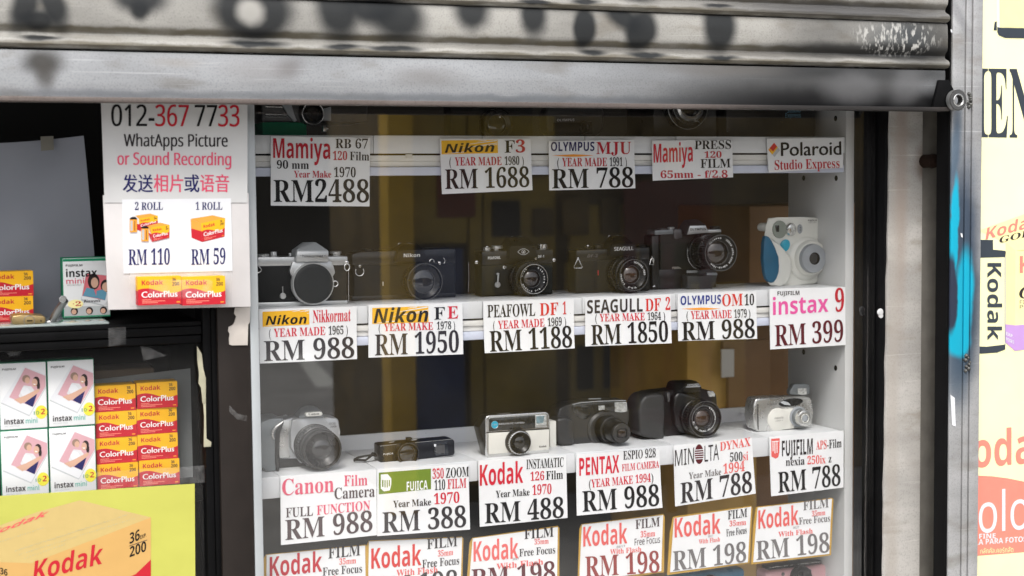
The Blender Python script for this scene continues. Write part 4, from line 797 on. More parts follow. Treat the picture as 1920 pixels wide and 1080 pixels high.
m = MB(); m.tube(P, .0048, 'steel_dark', 12); e = at(118, 561, -.006); m.lathe((e.x, e.z), [(-.002, .0045), (-.006, .0048), (-.0068, .004), (-.0068, 0)], 'chrome', 16); T.part('shackle', m)

# hanging notice: upper sheet, lower board, printed slip, two film boxes in a bag
YN = -.056
T = Thing('hanging_notice', 'white notice with a telephone number and roll prices hung under the shutter', 'notice', tuple(at(330, 580, YN)))
m = MB(); m.prism(PX([(188, 150), (464, 150), (464, 380), (196, 380)][::-1], YN-.0012), YN-.0012, YN-.0006, 'paper_white'); T.part('upper_sheet', m)
m = MB(); m.prism(PX([(193, 366), (466, 362), (470, 575), (203, 581)][::-1], YN), YN, YN+.003, 'cardboard_white', .0003); T.part('lower_board', m)
YP2 = YN-.0016
m = MB(); m.prism(PX([(229, 374), (433, 372), (436, 508), (232, 513)][::-1], YP2+.0002), YP2+.0002, YP2+.0010, 'paper_bright'); T.part('printed_slip', m)
m = MB(); Y1 = YN-.0016
for a in ((('012-'), 'sn', K_, 208.5, 288.5, 236.3, 236.5, 40), ('367', 'sn', 'ink_crimson', 291, 353, 236.5, 236.8, 40), ('77', 'sn', K_, 365, 406, 236.8, 237, 40), ('33', 'sn', 'ink_crimson', 409, 448, 237, 237.2, 40),
          ('WhatApps Picture', 'sn', 'ink_dark', 232, 426, 274.4, 275, 23), ('or Sound Recording', 'sn', 'ink_rose', 220, 432.6, 308.8, 310, 23), ('发送', 'bf', 'ink_navy', 230, 286, 357, 357.3, 31), ('相片', 'bf', 'ink_rose', 288, 342.6, 357, 357.3, 31), ('或', 'bf', 'ink_navy', 345.5, 373, 357, 357.3, 31), ('语音', 'bf', 'ink_rose', 375, 429, 357, 357.3, 31)):
    m = MB(); m.text(*a, Y1)
    if a[1] in ('sn',): m.text(a[0], a[1], a[2], a[3]+1.1, a[4]+1.1, a[5], a[6], a[7], Y1-.00005)
    if a[1] == 'bf': m.text(a[0], a[1], a[2], a[3]+1.0, a[4]+1.0, a[5]+.3, a[6]+.3, a[7], Y1-.00005)
    T.part('lettering', m)
for a in (('2 ROLL', 'sb', 'ink_navy', 253, 305.5, 393.7, 393, 14), ('1 ROLL', 'sb', 'ink_navy', 367, 417, 393.3, 393, 14), ('RM 110', 'sb', 'ink_navy', 240.7, 318.5, 496.7, 496, 29), ('RM 59', 'sb', 'ink_navy', 358.5, 422.6, 496.5, 495, 29)):
    m = MB(); m.text(*a, YP2-.0003); T.part('lettering', m)
def quad_map(tl, tr, br, bl_, Y):
    def f(u, v):
        w = 1-v; x = (tl[0]*(1-u)+tr[0]*u)*(1-w)+(bl_[0]*(1-u)+br[0]*u)*w; y = (tl[1]*(1-u)+tr[1]*u)*(1-w)+(bl_[1]*(1-u)+br[1]*u)*w
        p = at(x, y, Y); return (p.x, p.z)
    return f
m = MB(); Y2 = YP2-.0002
def pq(pts, key, d=0.0): m.flat(PX(pts, Y2-d), Y2-d, key)
def zq(pts): return Q(pts, 190, 360, 4.697)
def small_box(side, top, tl, tr, br, bl_, d):
    pq(top, 'kodak_pale', d); pq(side[0], 'kodak_pale', d); pq(side[1], 'kodak_red', d+.00004); film_print(m, quad_map(tl, tr, br, bl_, Y2-d), Y2-d-.00004)
def canister_pics():
    for x0, y0 in ((250, 232), (352, 312)):
        pq(zq([(x0, y0+5), (x0+64, y0+5), (x0+64, y0+122), (x0, y0+122)]), 'ink_orange', .0012); pq(zq([(x0, y0), (x0+20, y0-12), (x0+50, y0-12), (x0+64, y0), (x0+64, y0+10), (x0, y0+10)]), 'ink_black', .0013); pq(zq([(x0+6, y0+20), (x0+26, y0+20), (x0+26, y0+110), (x0+6, y0+110)]), 'grey_light', .0013); pq(zq([(x0+42, y0+20), (x0+48, y0+20), (x0+48, y0+110), (x0+42, y0+110)]), 'ink_dark', .0013)
small_box((zq([(315, 240), (285, 215), (315, 330)]), zq([(315, 330), (345, 345), (345, 290), (315, 280)])), zq([(300, 208), (430, 190), (497, 210), (330, 235)]), *zq([(330, 235), (497, 208), (497, 285), (335, 340)]), .0001)
small_box((zq([(437, 310), (410, 300), (437, 370)]), zq([(415, 360), (440, 438), (440, 370)])), zq([(400, 300), (520, 270), (600, 290), (437, 312)]), *zq([(437, 312), (600, 290), (598, 403), (445, 440)]), .0006)
canister_pics()
T.part('printed_picture', m); m = MB()
small_box((zq([(787, 238), (878, 275), (882, 345), (790, 320)]), zq([(790, 320), (882, 345), (888, 440), (795, 402)])), zq([(787, 236), (980, 205), (1090, 230), (878, 275)]), *zq([(878, 275), (1090, 230), (1085, 392), (888, 440)]), .0001)
T.part('printed_picture', m)
Yb = YN-.022
for i, (l, r, lab) in enumerate(((258.5, 340.2, 'left film box in the clear bag taped to the hanging notice'), (341.3, 422.5, 'right film box in the clear bag taped to the hanging notice'))):
    a, b = at(l, 545, Yb), at(r, 545, Yb); z0, z1 = at(l+40, 571.5, Yb).z, at(l+40, 518.5, Yb).z
    film_box(lab, (a.x, Yb, z0), b.x-a.x, z1-z0, .0215, 'film boxes bagged on the notice')
m = MB(); rnd = random.Random(5); n = 14; nz = 7; vs = []
for j in range(nz+1):
    for i in range(n+1):
        px = 243+192*i/n; py = 508+68*j/nz; edge = min(i, n-i)/3.0; ed = min(edge, min(j, nz-j)/1.5, 1); p = at(px, py, YN-.001-.0235*ed)
        vs.append((p.x, p.y+rnd.uniform(-.0006, .0003)*1.0, p.z))
m.raw(vs, [(j*(n+1)+i, j*(n+1)+i+1, (j+1)*(n+1)+i+1, (j+1)*(n+1)+i) for j in range(nz) for i in range(n)], 'plastic_bag')
single('plastic_bag', m, tuple(at(340, 575, YN-.002)), 'clear plastic bag taped over two film boxes on the notice', 'bag')
# bits of tape
for pts, Y, lab in (([(203, 615), (236, 613), (236, 645), (204, 650)], -.0255, 'square of clear tape on the dark rail left of centre'), (Q([(505, 480), (580, 490), (765, 580), (535, 628)], 170, 560, 5.4), -.0142, 'triangle of clear tape on the glass above the film boxes'), ([(8, 637), (22, 635), (42, 650), (38, 667), (18, 668), (6, 655)], -.0142, 'round clear sticker on the glass at the far left'),
                    ([(430, 760), (446, 776), (464, 780), (462, 790), (444, 786), (430, 772)], -.0312, 'clear tape remnant on the brown post'), ([(180, 885), (300, 878), (395, 872), (398, 903), (300, 912), (180, 926)], -.0142, 'long strip of wrinkled clear tape above the yellow poster')):
    m = MB(); m.prism(PX(pts[::-1], Y), Y, Y+.0003, 'clear_tape'); c = PX([pts[0]], Y)[0]; single('clear_tape', m, (c[0], Y, c[1]), lab, 'tape', 'bits of clear tape')

# yellow film poster in the lower left corner
YQ = -.0165
T = Thing('yellow_poster', 'yellow poster of a large orange film box on the lower left glass', 'poster', tuple(at(180, 1080, YQ)))
m = MB(); m.prism(PX([(-170, 941), (0, 930), (365, 907), (367, 1200), (-170, 1230)][::-1], YQ), YQ, YQ+.0008, 'poster_lime'); T.part('sheet', m)
m = MB(); Y3 = YQ-.0003
def p3(pts, key, d): m.flat(PX(pts, Y3-d), Y3-d, key)
p3([(-120, 1050), (-60, 985), (0, 985), (70, 960), (150, 938), (283, 970), (180, 1010), (59, 1056)], 'poster_box_top', 0)
p3([(59, 1056), (180, 1010), (283, 970), (283, 1180), (62, 1240)], 'poster_box', .0001); p3([(-120, 1050), (59, 1056), (62, 1240), (-120, 1220)], 'poster_box', .00005)
p3([(283, 1049), (283, 1180), (62, 1240), (62, 1140), (150, 1112), (215, 1096), (255, 1076)], 'kodak_red', .0002); p3([(-120, 1110), (62, 1140), (62, 1240), (-120, 1220)], 'kodak_red', .0002)
rnd = random.Random(2)
for (x0, y0, x1, y1, n_) in ((28, 1032, 240, 964, 60), (36, 1039, 255, 970, 50), (46, 1046, 125, 1018, 16), (0, 1015, 84, 988, 18)):
    for i in range(n_):
        u = i/n_; w = rnd.uniform(1.0, 3.0); x, y = x0+(x1-x0)*u, y0+(y1-y0)*u+rnd.uniform(-.6, .6); s = (y1-y0)/(x1-x0)
        p3([(x, y), (x+w, y+w*s), (x+w, y+w*s+1.9), (x, y+1.9)], 'poster_dash', .0003)
T.part('printed_box', m)
m = MB(); m.text('Kodak', 'ss', 'kodak_red', 62, 191, 1090, 1057, 38, Y3-.0004, .10); T.part('lettering', m); m = MB(); m.text('Kodak', 'ss', 'ink_faded', -28, 84, 1009, 968, 13, Y3-.0004, .9); T.part('lettering', m); m = MB(); m.text('36', 'si', K_, 243, 262, 1020, 1012, 20, Y3-.0004); m.text('EXP.', 'ss', K_, 263, 274.5, 1011, 1006, 7, Y3-.0004); m.text('200', 'si', K_, 243, 274, 1045, 1033, 19, Y3-.0004)
m.flat(PX([(242, 1024.5), (276, 1013), (276, 1011.8), (242, 1023.3)], Y3-.0004), Y3-.0004, 'ink_brown'); T.part('lettering', m); m = MB(); m.text('36', 'si', K_, 0, 14, 1076, 1080, 12, Y3-.0004); T.part('lettering', m)
# ---------------------------------------------------------------- cameras on the shelves
def lens(T, px, py, Yf, L, steps, rf, rg, glass='glass_amber', key='lens_black', rim=None, ring_text=None, knurl=(), deep=.010, rimkey='lens_black', name='lens'):
    """px, py: centre of the front rim in the photograph; Yf: body face; L: length; steps (fraction, radius) from the body outwards"""
    Y = Yf-L; c = at(px, py, Y); cc = (c.x, c.z)
    m = MB(); prof = [(Yf+.002, steps[0][1])]
    for i, (f, r) in enumerate(steps):
        y0 = Yf-L*f; y1 = Yf-L*(steps[i+1][0] if i+1 < len(steps) else 1.0)+.0006
        if i in knurl:
            m.lathe(cc, [(y0, r*.97), (y0-.0006, r), (y1+.0006, r), (y1, r*.97)], key, 88, knurl=.035)
            prof += [(y0, r*.955), (y1, r*.955)]
        else: prof += [(y0, r*.985), (y0-.0007, r), (y1+.0007, r), (y1, r*.985)]
    prof += [(Y+.0012, rf*.985), (Y+.0003, rf), (Y, rf*.985), (Y, rf*.93)]
    m.lathe(cc, prof, key, 56)
    m.lathe(cc, [(Y, rf*.93), (Y+.0015, rf*.915), (Y+.003, rf*.90), (Y+.004, rf*.86), (Y+deep*.8, rg*1.12), (Y+deep, rg*1.03)], 'lens_black', 48)
    if rim: m.lathe(cc, [(Y-.0003, rf*.95), (Y-.0004, rf*.975), (Y-.0003, rf*.99)], rim, 56)
    o = T.part(name, m)
    g = MB(); g.lathe(cc, [(Y+deep, rg*1.05), (Y+deep*.8, rg*.85), (Y+deep*.62, rg*.5), (Y+deep*.56, 0)], glass, 36); subpart('lens_glass', g, o, T.loc)
    g = MB(); g.lathe(cc, [(Y+deep*.9, rg*1.05), (Y+deep*.86, rg*1.13)], 'gunmetal', 36); subpart('inner_ring', g, o, T.loc)
    if ring_text:
        g = MB()
        for s, a0, da, rr, h in ring_text:
            for i, ch in enumerate(s):
                if ch == ' ': continue
                a = math.radians(a0-da*i); ca, sa = math.cos(a), math.sin(a)
                def fn(u, t, ca=ca, sa=sa, rr=rr, h=h):
                    w = (u-.5)*h*.75; q = rr-h*.5+h*t; return (cc[0]+ca*q+sa*w, Y+.0030+(rr-q)*0+.0009, cc[1]+sa*q-ca*w)
                g.label(ch, 'ss', 'ink_white', fn)
        subpart('ring_lettering', g, o, T.loc)
    return cc
def knob(m, px, py0, py1, Y, rmm, key, knurl=.05, cap=True):       # upright knob between two pixel heights
    a = at(px, py1, Y); b = at(px, py0, Y); r = rmm/1000
    m.lathe((a.x, a.y), [(a.z-.001, r*.96), (a.z, r), (b.z-.0006, r), (b.z, r*.9), (b.z, 0)], key, 32, axis='z', knurl=knurl)
def txt(m, s, font, key, x0, x1, y0, y1, h, Y): m.text(s, font, key, x0, x1, y0, y1, h, Y)
def base_thing(name, label, px, py, Y, z, cat='camera', group='cameras on the shelves'):
    p = at(px, py, Y); return Thing(name, label, cat, (p.x, Y, z), group)
def rod(m, pts, Y, r, key): m.tube([at(x, y, Y) for x, y in pts], r, key)

# --- silver and black reflex camera, far left of the middle shelf
Y = .078; T = base_thing('film_camera', 'silver and black reflex camera with its round mount capped, far left of the middle shelf', 580, 577, Y, Z2)
m = MB(); m.prism(PX([(483.5, 497), (651, 496), (651, 567), (483.5, 575)][::-1], Y), Y, Y+.034, 'leather', .003); T.part('body', m)
m = MB(); m.prism(PX([(483, 482), (652, 480.5), (652.5, 497.3), (483, 499.5)][::-1], Y-.001), Y-.001, Y+.036, 'satin_chrome', .0018); T.part('top_plate', m)
zb_ = Z2; m = MB(); q = PX([(483, 567.5), (652.5, 563), (652.5, 571), (483, 580)][::-1], Y-.001, Z2); q = [(x, Z2 if i in (0, 1) else z) for i, (x, z) in enumerate(q)]; m.prism(q, Y-.001, Y+.036, 'satin_chrome', .0012); T.part('base_plate', m)
m = MB(); A = [at(*p, Y-.010) for p in ((556, 470), (616, 470), (616.5, 491), (554, 491.5))]; B = [at(570, 455, Y+.006), at(592, 454, Y+.006)]
m.hull(A+[a+Vector((0, .03, 0)) for a in A]+B+[b+Vector((0, .012, 0)) for b in B], 'grey_light', .0008)
m.prism(PX([(557, 471.3), (615.5, 471.3), (616, 490.5), (555, 491)][::-1], Y-.0105), Y-.0112, Y-.009, 'satin_chrome', .0006); o = T.part('prism_housing', m)
m = MB(); txt(m, '•', 'bf', 'ink_dark', 563, 564.5, 481.5, 481.5, 4.5, Y-.0116); txt(m, 'Nikkormat', 'bf', 'ink_dark', 567, 606, 482.6, 482.3, 5.2, Y-.0116); txt(m, '•', 'bf', 'ink_dark', 608.5, 610, 481.5, 481.5, 4.5, Y-.0116); subpart('lettering', m, o, T.loc)
m = MB(); m.prism(PX([(549, 490), (621, 489), (627, 502), (629, 512), (622, 522), (552, 524), (545, 515), (543, 508)][::-1], Y-.006), Y-.006, Y+.004, 'satin_chrome', .002); T.part('mirror_box_front', m)
c = at(587.5, 532, Y-.016); cc = (c.x, c.z); k = kz(c)
m = MB(); m.lathe(cc, [(Y-.004, 40.3*k), (Y-.009, 40.3*k), (Y-.0095, 38.8*k), (Y-.0105, 38.8*k), (Y-.011, 40.2*k), (Y-.0155, 40.2*k), (Y-.016, 39.6*k), (Y-.016, 37.4*k)], 'satin_chrome', 90, knurl=.008); o = T.part('mount_ring', m)
m = MB(); m.lathe(cc, [(Y-.013, 37.3*k), (Y-.0175, 37.3*k), (Y-.018, 36.6*k), (Y-.0185, 30*k), (Y-.019, 0)], 'cap_black', 56); subpart('body_cap', m, o, T.loc)
m = MB(); knob(m, 494, 476, 482.5, Y+.012, 8.5, 'satin_chrome'); T.part('rewind_knob', m)
m = MB(); knob(m, 513, 472, 482, Y+.012, 5, 'satin_chrome', .08); T.part('shutter_dial', m)
m = MB(); knob(m, 544, 474.5, 481, Y+.010, 2.4, 'satin_chrome'); T.part('shutter_button', m)
m = MB(); knob(m, 630, 474, 481, Y+.014, 6.5, 'satin_chrome', .06); knob(m, 629, 471, 474.2, Y+.014, 8.6, 'satin_chrome', .03); T.part('advance_dial', m)
m = MB(); rod(m, [(530, 537), (530.3, 552)], Y-.0015, .0010, 'chrome'); c = at(530.5, 555, Y-.002); m.lathe((c.x, c.z), [(Y, .0045), (Y-.003, .0045), (Y-.0036, .0038), (Y-.0036, 0)], 'satin_chrome', 24); T.part('self_timer_lever', m)
m = MB(); c = at(650.5, 499, Y-.002); m.torus((c.x, c.z-.0015), .0052, .0009, 'chrome', Y-.002, 24, sx=.75); m.lathe((c.x, c.z+.0055), [(Y, .0026), (Y-.003, .0026), (Y-.0036, .0018), (Y-.0036, 0)], 'chrome', 16); T.part('strap_lug', m)
m = MB(); m.tube([at(x, y, Y-.002) for x, y in ((484, 497), (490, 505), (489, 509), (483, 512))], .0008, 'chrome'); T.part('strap_lug', m)
m = MB(); c = at(628.5, 532, Y-.008); m.torus((c.x, c.z), .0040, .0009, 'chrome', Y-.008, 22); T.part('sync_socket', m)
m = MB(); rod(m, [(653.5, 506), (653.8, 566)], Y+.004, .0004, 'chrome'); T.part('back_hinge', m)

# --- black reflex camera with white name, second on the middle shelf
Y = .128; T = base_thing('film_camera', 'black reflex camera with grey lens, between the silver camera and the one with chrome knobs', 755, 565, Y, Z2)
m = MB(); q = PX([(663, 474), (700, 471), (740, 470), (852, 466), (855, 470), (855, 557), (663, 565)][::-1], Y, Z2); m.prism(q, Y, Y+.036, 'leather', .005, 3); T.part('body', m)
m = MB(); m.prism(PX([(660, 477), (676, 471.5), (850, 465), (855, 468), (855, 494), (660, 498)][::-1], Y-.0015), Y-.0015, Y+.038, 'cam_black', .003); T.part('top_plate', m)
m = MB(); q = PX([(660, 556), (855, 549), (855, 560), (660, 570)][::-1], Y-.001, Z2); m.prism([(x, Z2 if i < 2 else z) for i, (x, z) in enumerate(q)], Y-.001, Y+.037, 'cam_black', .0015); T.part('base_plate', m)
m = MB(); A = [at(*p, Y-.012) for p in ((746, 471), (796, 469), (800, 489), (742, 491))]; B = [at(757, 458, Y+.004), at(780, 457, Y+.004)]
m.hull(A+[a+Vector((0, .035, 0)) for a in A]+B+[b+Vector((0, .018, 0)) for b in B], 'cam_black', .001); o = T.part('prism_housing', m)
m = MB(); txt(m, 'Nikon', 'ss', 'ink_white', 757, 787.5, 482.3, 481.5, 6.6, Y-.0126); subpart('lettering', m, o, T.loc)
m = MB()
for p in ([(747, 459), (747, 456), (752, 456)], [(764, 456), (770, 456), (770, 457.5)]): rod(m, p, Y+.01, .0004, 'chrome')
T.part('hot_shoe', m)
k = kz(at(797, 529, Y-.034))
lens(T, 797, 528.5, Y, .036, ((0, 31*k), (.25, 33.5*k), (.6, 34.5*k)), 35*k, 20.5*k, 'glass_grey', rim='gunmetal', knurl=(1,), deep=.007)
m = MB(); knob(m, 802, 467, 473, Y+.012, 2.2, 'chrome'); T.part('shutter_button', m)
m = MB(); c = at(809.5, 490.5, Y-.004); m.torus((c.x, c.z), .0036, .0009, 'chrome', Y-.004, 20, arc=(-.3, 3.4)); T.part('depth_button', m)
m = MB(); c = at(824, 493, Y-.003); m.lathe((c.x, c.z), [(Y, .003), (Y-.004, .0026), (Y-.005, .0012), (Y-.005, 0)], 'chrome', 14); m.torus((c.x+.004, c.z+.003), .005, .0005, 'chrome', Y-.003, 20, arc=(-.9, 1.2)); T.part('strap_lug', m)
m = MB(); c = at(674, 509, Y-.003); m.torus((c.x, c.z), .0066, .0008, 'chrome', Y-.004, 24, arc=(2.6, 6.9)); m.lathe((c.x+.001, c.z+.008), [(Y, .0024), (Y-.003, .002), (Y-.0034, 0)], 'chrome', 14); T.part('strap_lug', m)
m = MB(); c = at(718, 532, Y); m.box(c.x-.0006, c.x+.0006, Y-.0008, Y, c.z-.003, c.z+.003, 'ink_white'); T.part('grip_mark', m)
m = MB(); knob(m, 690, 466, 472.5, Y+.014, 9, 'cam_black'); T.part('rewind_knob', m)

# --- black reflex camera with chrome knobs and a bird emblem
Y = .118; T = base_thing('film_camera', 'black reflex camera with chrome knobs and an oval bird emblem on its prism', 970, 555, Y, Z2)
m = MB(); q = PX([(903, 497), (1037, 493), (1037, 552), (903, 560)][::-1], Y, Z2); m.prism(q, Y, Y+.034, 'leather_green', .003); T.part('body', m)
m = MB(); m.prism(PX([(904, 471.5), (1037, 467), (1038, 494), (904, 498)][::-1], Y-.001), Y-.001, Y+.036, 'cam_black', .0022); o = T.part('top_plate', m)
g = MB(); txt(g, 'PEAFOWL', 'ss', 'ink_white', 915, 938.5, 486.5, 485.3, 5.2, Y-.0014); txt(g, 'DF-1', 'ss', 'ink_white', 1009, 1020, 483.6, 483, 5, Y-.0014); subpart('lettering', g, o, T.loc)
m = MB(); q = PX([(903, 553), (1037, 546), (1037, 555), (903, 562)][::-1], Y-.001, Z2); m.prism([(x, Z2 if i < 2 else z) for i, (x, z) in enumerate(q)], Y-.001, Y+.035, 'cam_black', .0012); T.part('base_plate', m)
m = MB(); A = [at(*p, Y-.012) for p in ((957, 462), (1005, 460.5), (1007, 483), (955, 485))]; B = [at(955, 446, Y+.018), at(988, 445, Y+.018)]
m.hull(A+[a+Vector((0, .04, 0)) for a in A]+B+[b+Vector((0, .016, 0)) for b in B], 'cam_black', .001); o = T.part('prism_housing', m)
g = MB(); e = at(981.5, 472, Y-.0128); kk = kz(e)
for sgn in (1, -1): g.tube([Vector((e.x+(i/8-1)*11.5*kk, Y-.0128, e.z+sgn*5.6*kk*(1-((i-8)/8)**2)**1.0)) for i in range(17)], .00035, 'ink_white', 5)
g.torus((e.x, e.z), 3.4*kk, .00035, 'ink_white', Y-.0129, 20); g.flat([(e.x-.0016, e.z-.001), (e.x+.0006, e.z-.0019), (e.x+.0016, e.z+.0014), (e.x-.0004, e.z+.0004)], Y-.013, 'ink_white'); subpart('emblem', g, o, T.loc)
m = MB(); rod(m, [(958, 444), (962, 443.5)], Y+.02, .0005, 'chrome'); rod(m, [(974, 443.5), (979, 443.3)], Y+.02, .0005, 'chrome'); rod(m, [(974, 455), (981, 453.5)], Y+.004, .0005, 'chrome'); T.part('hot_shoe', m)
m = MB(); knob(m, 913, 463, 471, Y+.014, 6.6, 'chrome', .06); knob(m, 913, 461.5, 463.2, Y+.014, 2.4, 'chrome'); T.part('rewind_knob', m)
m = MB(); knob(m, 931, 465, 470, Y+.014, 5.5, 'chrome', .05); knob(m, 932, 460.5, 465, Y+.014, 9.2, 'satin_chrome', .04); T.part('shutter_dial', m)
m = MB(); knob(m, 1017, 457, 467.5, Y+.014, 8.3, 'chrome', .05); T.part('advance_knob', m)
for px, py in ((893, 491.7), (1038, 487.5)):
    m = MB(); c = at(px, py, Y+.004 if px < 900 else Y-.002); m.lathe((c.x, c.z), [(c.y+.004, .0028), (c.y, .0034), (c.y-.002, .0026), (c.y-.003, 0)], 'chrome', 16); T.part('strap_lug', m)
k = kz(at(1002, 523, Y-.046))
lens(T, 1001.5, 523.3, Y, .046, ((0, 25.5/1000), (.16, 28.2/1000), (.42, 26.8/1000), (.55, 27.6/1000), (.82, 24/1000)), 28.3*k, 15.5*k, 'glass_brown', rim='chrome', knurl=(1, 3), deep=.009, ring_text=(('1:2 f=58mm', 305, 11, 23.2*k, 3.4*k), ('N187121', 62, 13, 23.2*k, 3.4*k), ('5-41', 165, 12, 23.2*k, 3.2*k)))
m = MB(); rod(m, [(934.5, 512), (933.3, 530)], Y-.0022, .0016, 'satin_chrome'); rod(m, [(931, 514), (934.5, 513)], Y-.002, .0016, 'satin_chrome'); c = at(933.3, 534, Y-.003); m.lathe((c.x, c.z), [(Y, .0044), (Y-.003, .0046), (Y-.0036, .0040), (Y-.0036, 0)], 'satin_chrome', 22); T.part('self_timer_lever', m)
m = MB(); c = at(946.5, 501, Y-.002); m.lathe((c.x, c.z), [(Y, .0032), (Y-.002, .0034), (Y-.003, .0022), (Y-.003, 0)], 'chrome', 16); T.part('sync_socket', m)
m = MB(); c = at(1004, 485, Y-.003); m.lathe((c.x, c.z), [(Y, .0026), (Y-.003, .0028), (Y-.004, .002), (Y-.004, 0)], 'chrome', 14); T.part('release_button', m)
m = MB(); m.tube([at(x, y, Y+.03) for x, y in ((879.5, 492), (880, 510), (879, 530), (878.5, 550))], .0014, 'strap_brown', 6); m.tube([at(x, y, Y+.028) for x, y in ((878.5, 492), (879, 520), (878, 547))], .0004, 'chrome', 5); T.part('strap', m)

# --- black reflex camera with name on the prism and triangular strap ring
Y = .104; T = base_thing('film_camera', 'black reflex camera with white name on its prism and a triangular strap ring', 1148, 552, Y, Z2)
m = MB(); q = PX([(1079, 469), (1219, 464), (1220, 544), (1079, 553)][::-1], Y, Z2); m.prism(q, Y, Y+.033, 'leather', .004, 3); T.part('body', m)
m = MB(); m.prism(PX([(1081, 469), (1218, 463), (1219, 486.5), (1080, 490.5)][::-1], Y-.0012), Y-.0012, Y+.034, 'cam_black', .0025); o = T.part('top_plate', m)
g = MB(); txt(g, 'DF-2', 'si', 'ink_grey', 1101, 1121, 482.8, 482, 5.6, Y-.0016); subpart('lettering', g, o, T.loc)
m = MB(); A = [at(*p, Y-.013) for p in ((1146, 461), (1191, 458), (1193, 476), (1143, 479))]; B = [at(1149, 444, Y+.010), at(1172, 441.5, Y+.010)]; C_ = [at(1152, 453, Y-.008), at(1182, 451, Y-.008)]
m.hull(A+[a+Vector((0, .036, 0)) for a in A]+B+C_+[b+Vector((0, .016, 0)) for b in B], 'cam_black', .0012); o = T.part('prism_housing', m)
g = MB(); txt(g, 'SEAGULL', 'sn', 'ink_white', 1151.5, 1187.5, 470.2, 468.6, 6.6, Y-.0136); txt(g, 'SEAGULL', 'sn', 'ink_white', 1151.8, 1187.8, 470.2, 468.6, 6.6, Y-.01365); subpart('lettering', g, o, T.loc)
m = MB()
for p in ([(1141, 444), (1141, 442), (1144, 442)], [(1157, 441.4), (1159.5, 441.2)]): rod(m, p, Y+.014, .0006, 'chrome')
T.part('hot_shoe', m)
m = MB(); knob(m, 1103, 462, 469.5, Y+.014, 6.5, 'cam_black'); knob(m, 1102, 459.5, 461.5, Y+.014, 2.2, 'chrome'); T.part('shutter_button', m)
m = MB(); knob(m, 1122, 458, 468.5, Y+.014, 8.5, 'cam_black'); T.part('shutter_dial', m)
m = MB(); knob(m, 1202, 459, 466, Y+.014, 8, 'cam_black'); T.part('rewind_knob', m)
k = kz(at(1189, 516, Y-.045))
lens(T, 1188.8, 515.8, Y, .044, ((0, .0285), (.2, .0298), (.5, .0285), (.62, .0292), (.85, .027)), 30.3*k, 16*k, 'glass_amber', rim='gunmetal', knurl=(1, 3), deep=.010, ring_text=(('SEAGULL-HI8', 82, 8.0, 24.6*k, 3.6*k), ('1:1.8', 285, 9, 24.6*k, 3.4*k), ('f=50mm', 222, 9, 24.6*k, 3.4*k)))
m = MB(); V = [at(x, y, Y-.003) for x, y in ((1083.4, 485), (1076.2, 500.5), (1077.5, 502.5), (1090.5, 502.5), (1091.8, 500.5), (1084.2, 485), (1083.4, 485))]; m.tube(V, .0007, 'chrome', 8); c = at(1083.5, 484.5, Y-.002); m.lathe((c.x, c.z), [(Y, .0016), (Y-.003, .0016), (Y-.0036, 0)], 'chrome', 12); T.part('strap_ring', m)
m = MB(); V = [at(x, y, Y-.001) for x, y in ((1222, 481), (1226, 486), (1225, 496), (1218, 496), (1220, 487), (1223, 484), (1224.5, 490))]; m.tube(V, .0009, 'chrome', 8); T.part('strap_ring', m)
m = MB(); c = at(1121.2, 511.5, Y); m.box(c.x-.0006, c.x+.0006, Y-.0009, Y, c.z-.004, c.z+.004, 'ink_red'); T.part('timer_mark', m)

# --- reflex camera with a motor winder and a long zoom lens
Y = .122; T = base_thing('film_camera', 'black camera with silver name plate, long zoom lens and motor winder under its body', 1285, 541, Y, Z2)
m = MB(); m.prism(PX([(1238, 437), (1353, 432), (1354, 505), (1238, 509)][::-1], Y), Y, Y+.034, 'leather_green', .003); T.part('body', m)
m = MB(); m.prism(PX([(1228, 432), (1275, 429.5), (1279, 438), (1228, 440.5)][::-1], Y-.0012), Y-.0012, Y+.030, 'silver_dark', .0012); m.prism(PX([(1326, 431), (1352, 430), (1353, 435), (1326, 436.5)][::-1], Y-.0012), Y-.0012, Y+.030, 'satin_chrome', .0009); T.part('top_plate', m)
m = MB(); m.prism(PX([(1264, 430), (1278, 430), (1280, 446), (1268, 449), (1264, 446)][::-1], Y-.004), Y-.004, Y+.004, 'gunmetal', .0012); T.part('self_timer_lever', m)
m = MB(); A = [at(*p, Y-.012) for p in ((1293, 423), (1323, 422), (1329, 436.5), (1287.5, 440.5))]; B = [at(1289, 412.5, Y+.016), at(1309, 411.5, Y+.016), at(1321, 420, Y)]
m.hull(A+[a+Vector((0, .034, 0)) for a in A]+B+[b+Vector((0, .012, 0)) for b in B[:2]], 'gunmetal', .0008); m.prism(PX([(1293.3, 423.5), (1322.6, 422.6), (1328, 436), (1288.8, 439.8)][::-1], Y-.0125), Y-.0134, Y-.011, 'satin_chrome', .0005); o = T.part('prism_housing', m)
g = MB(); txt(g, 'OLYMPUS', 'ss', 'ink_black', 1293.8, 1323.5, 432.4, 431.4, 4.6, Y-.0138); subpart('lettering', g, o, T.loc)
m = MB(); knob(m, 1242, 428, 432, Y+.012, 9, 'gunmetal'); T.part('rewind_knob', m)
m = MB(); knob(m, 1258, 425.5, 431, Y+.012, 6, 'satin_chrome'); T.part('shutter_button', m)
m = MB(); knob(m, 1340, 424, 431, Y+.014, 8.5, 'cam_black'); T.part('mode_dial', m)
m = MB(); q = PX([(1226, 505), (1344, 503), (1344, 538), (1226, 548)][::-1], Y-.001, Z2); m.prism([(x, Z2 if i < 2 else z) for i, (x, z) in enumerate(q)], Y-.001, Y+.036, 'cam_black', .003)
m.prism(PX([(1222, 441), (1238, 438), (1238, 545), (1222, 549)][::-1], Y-.002, Z2), Y-.002, Y+.03, 'cam_black', .004, 3)
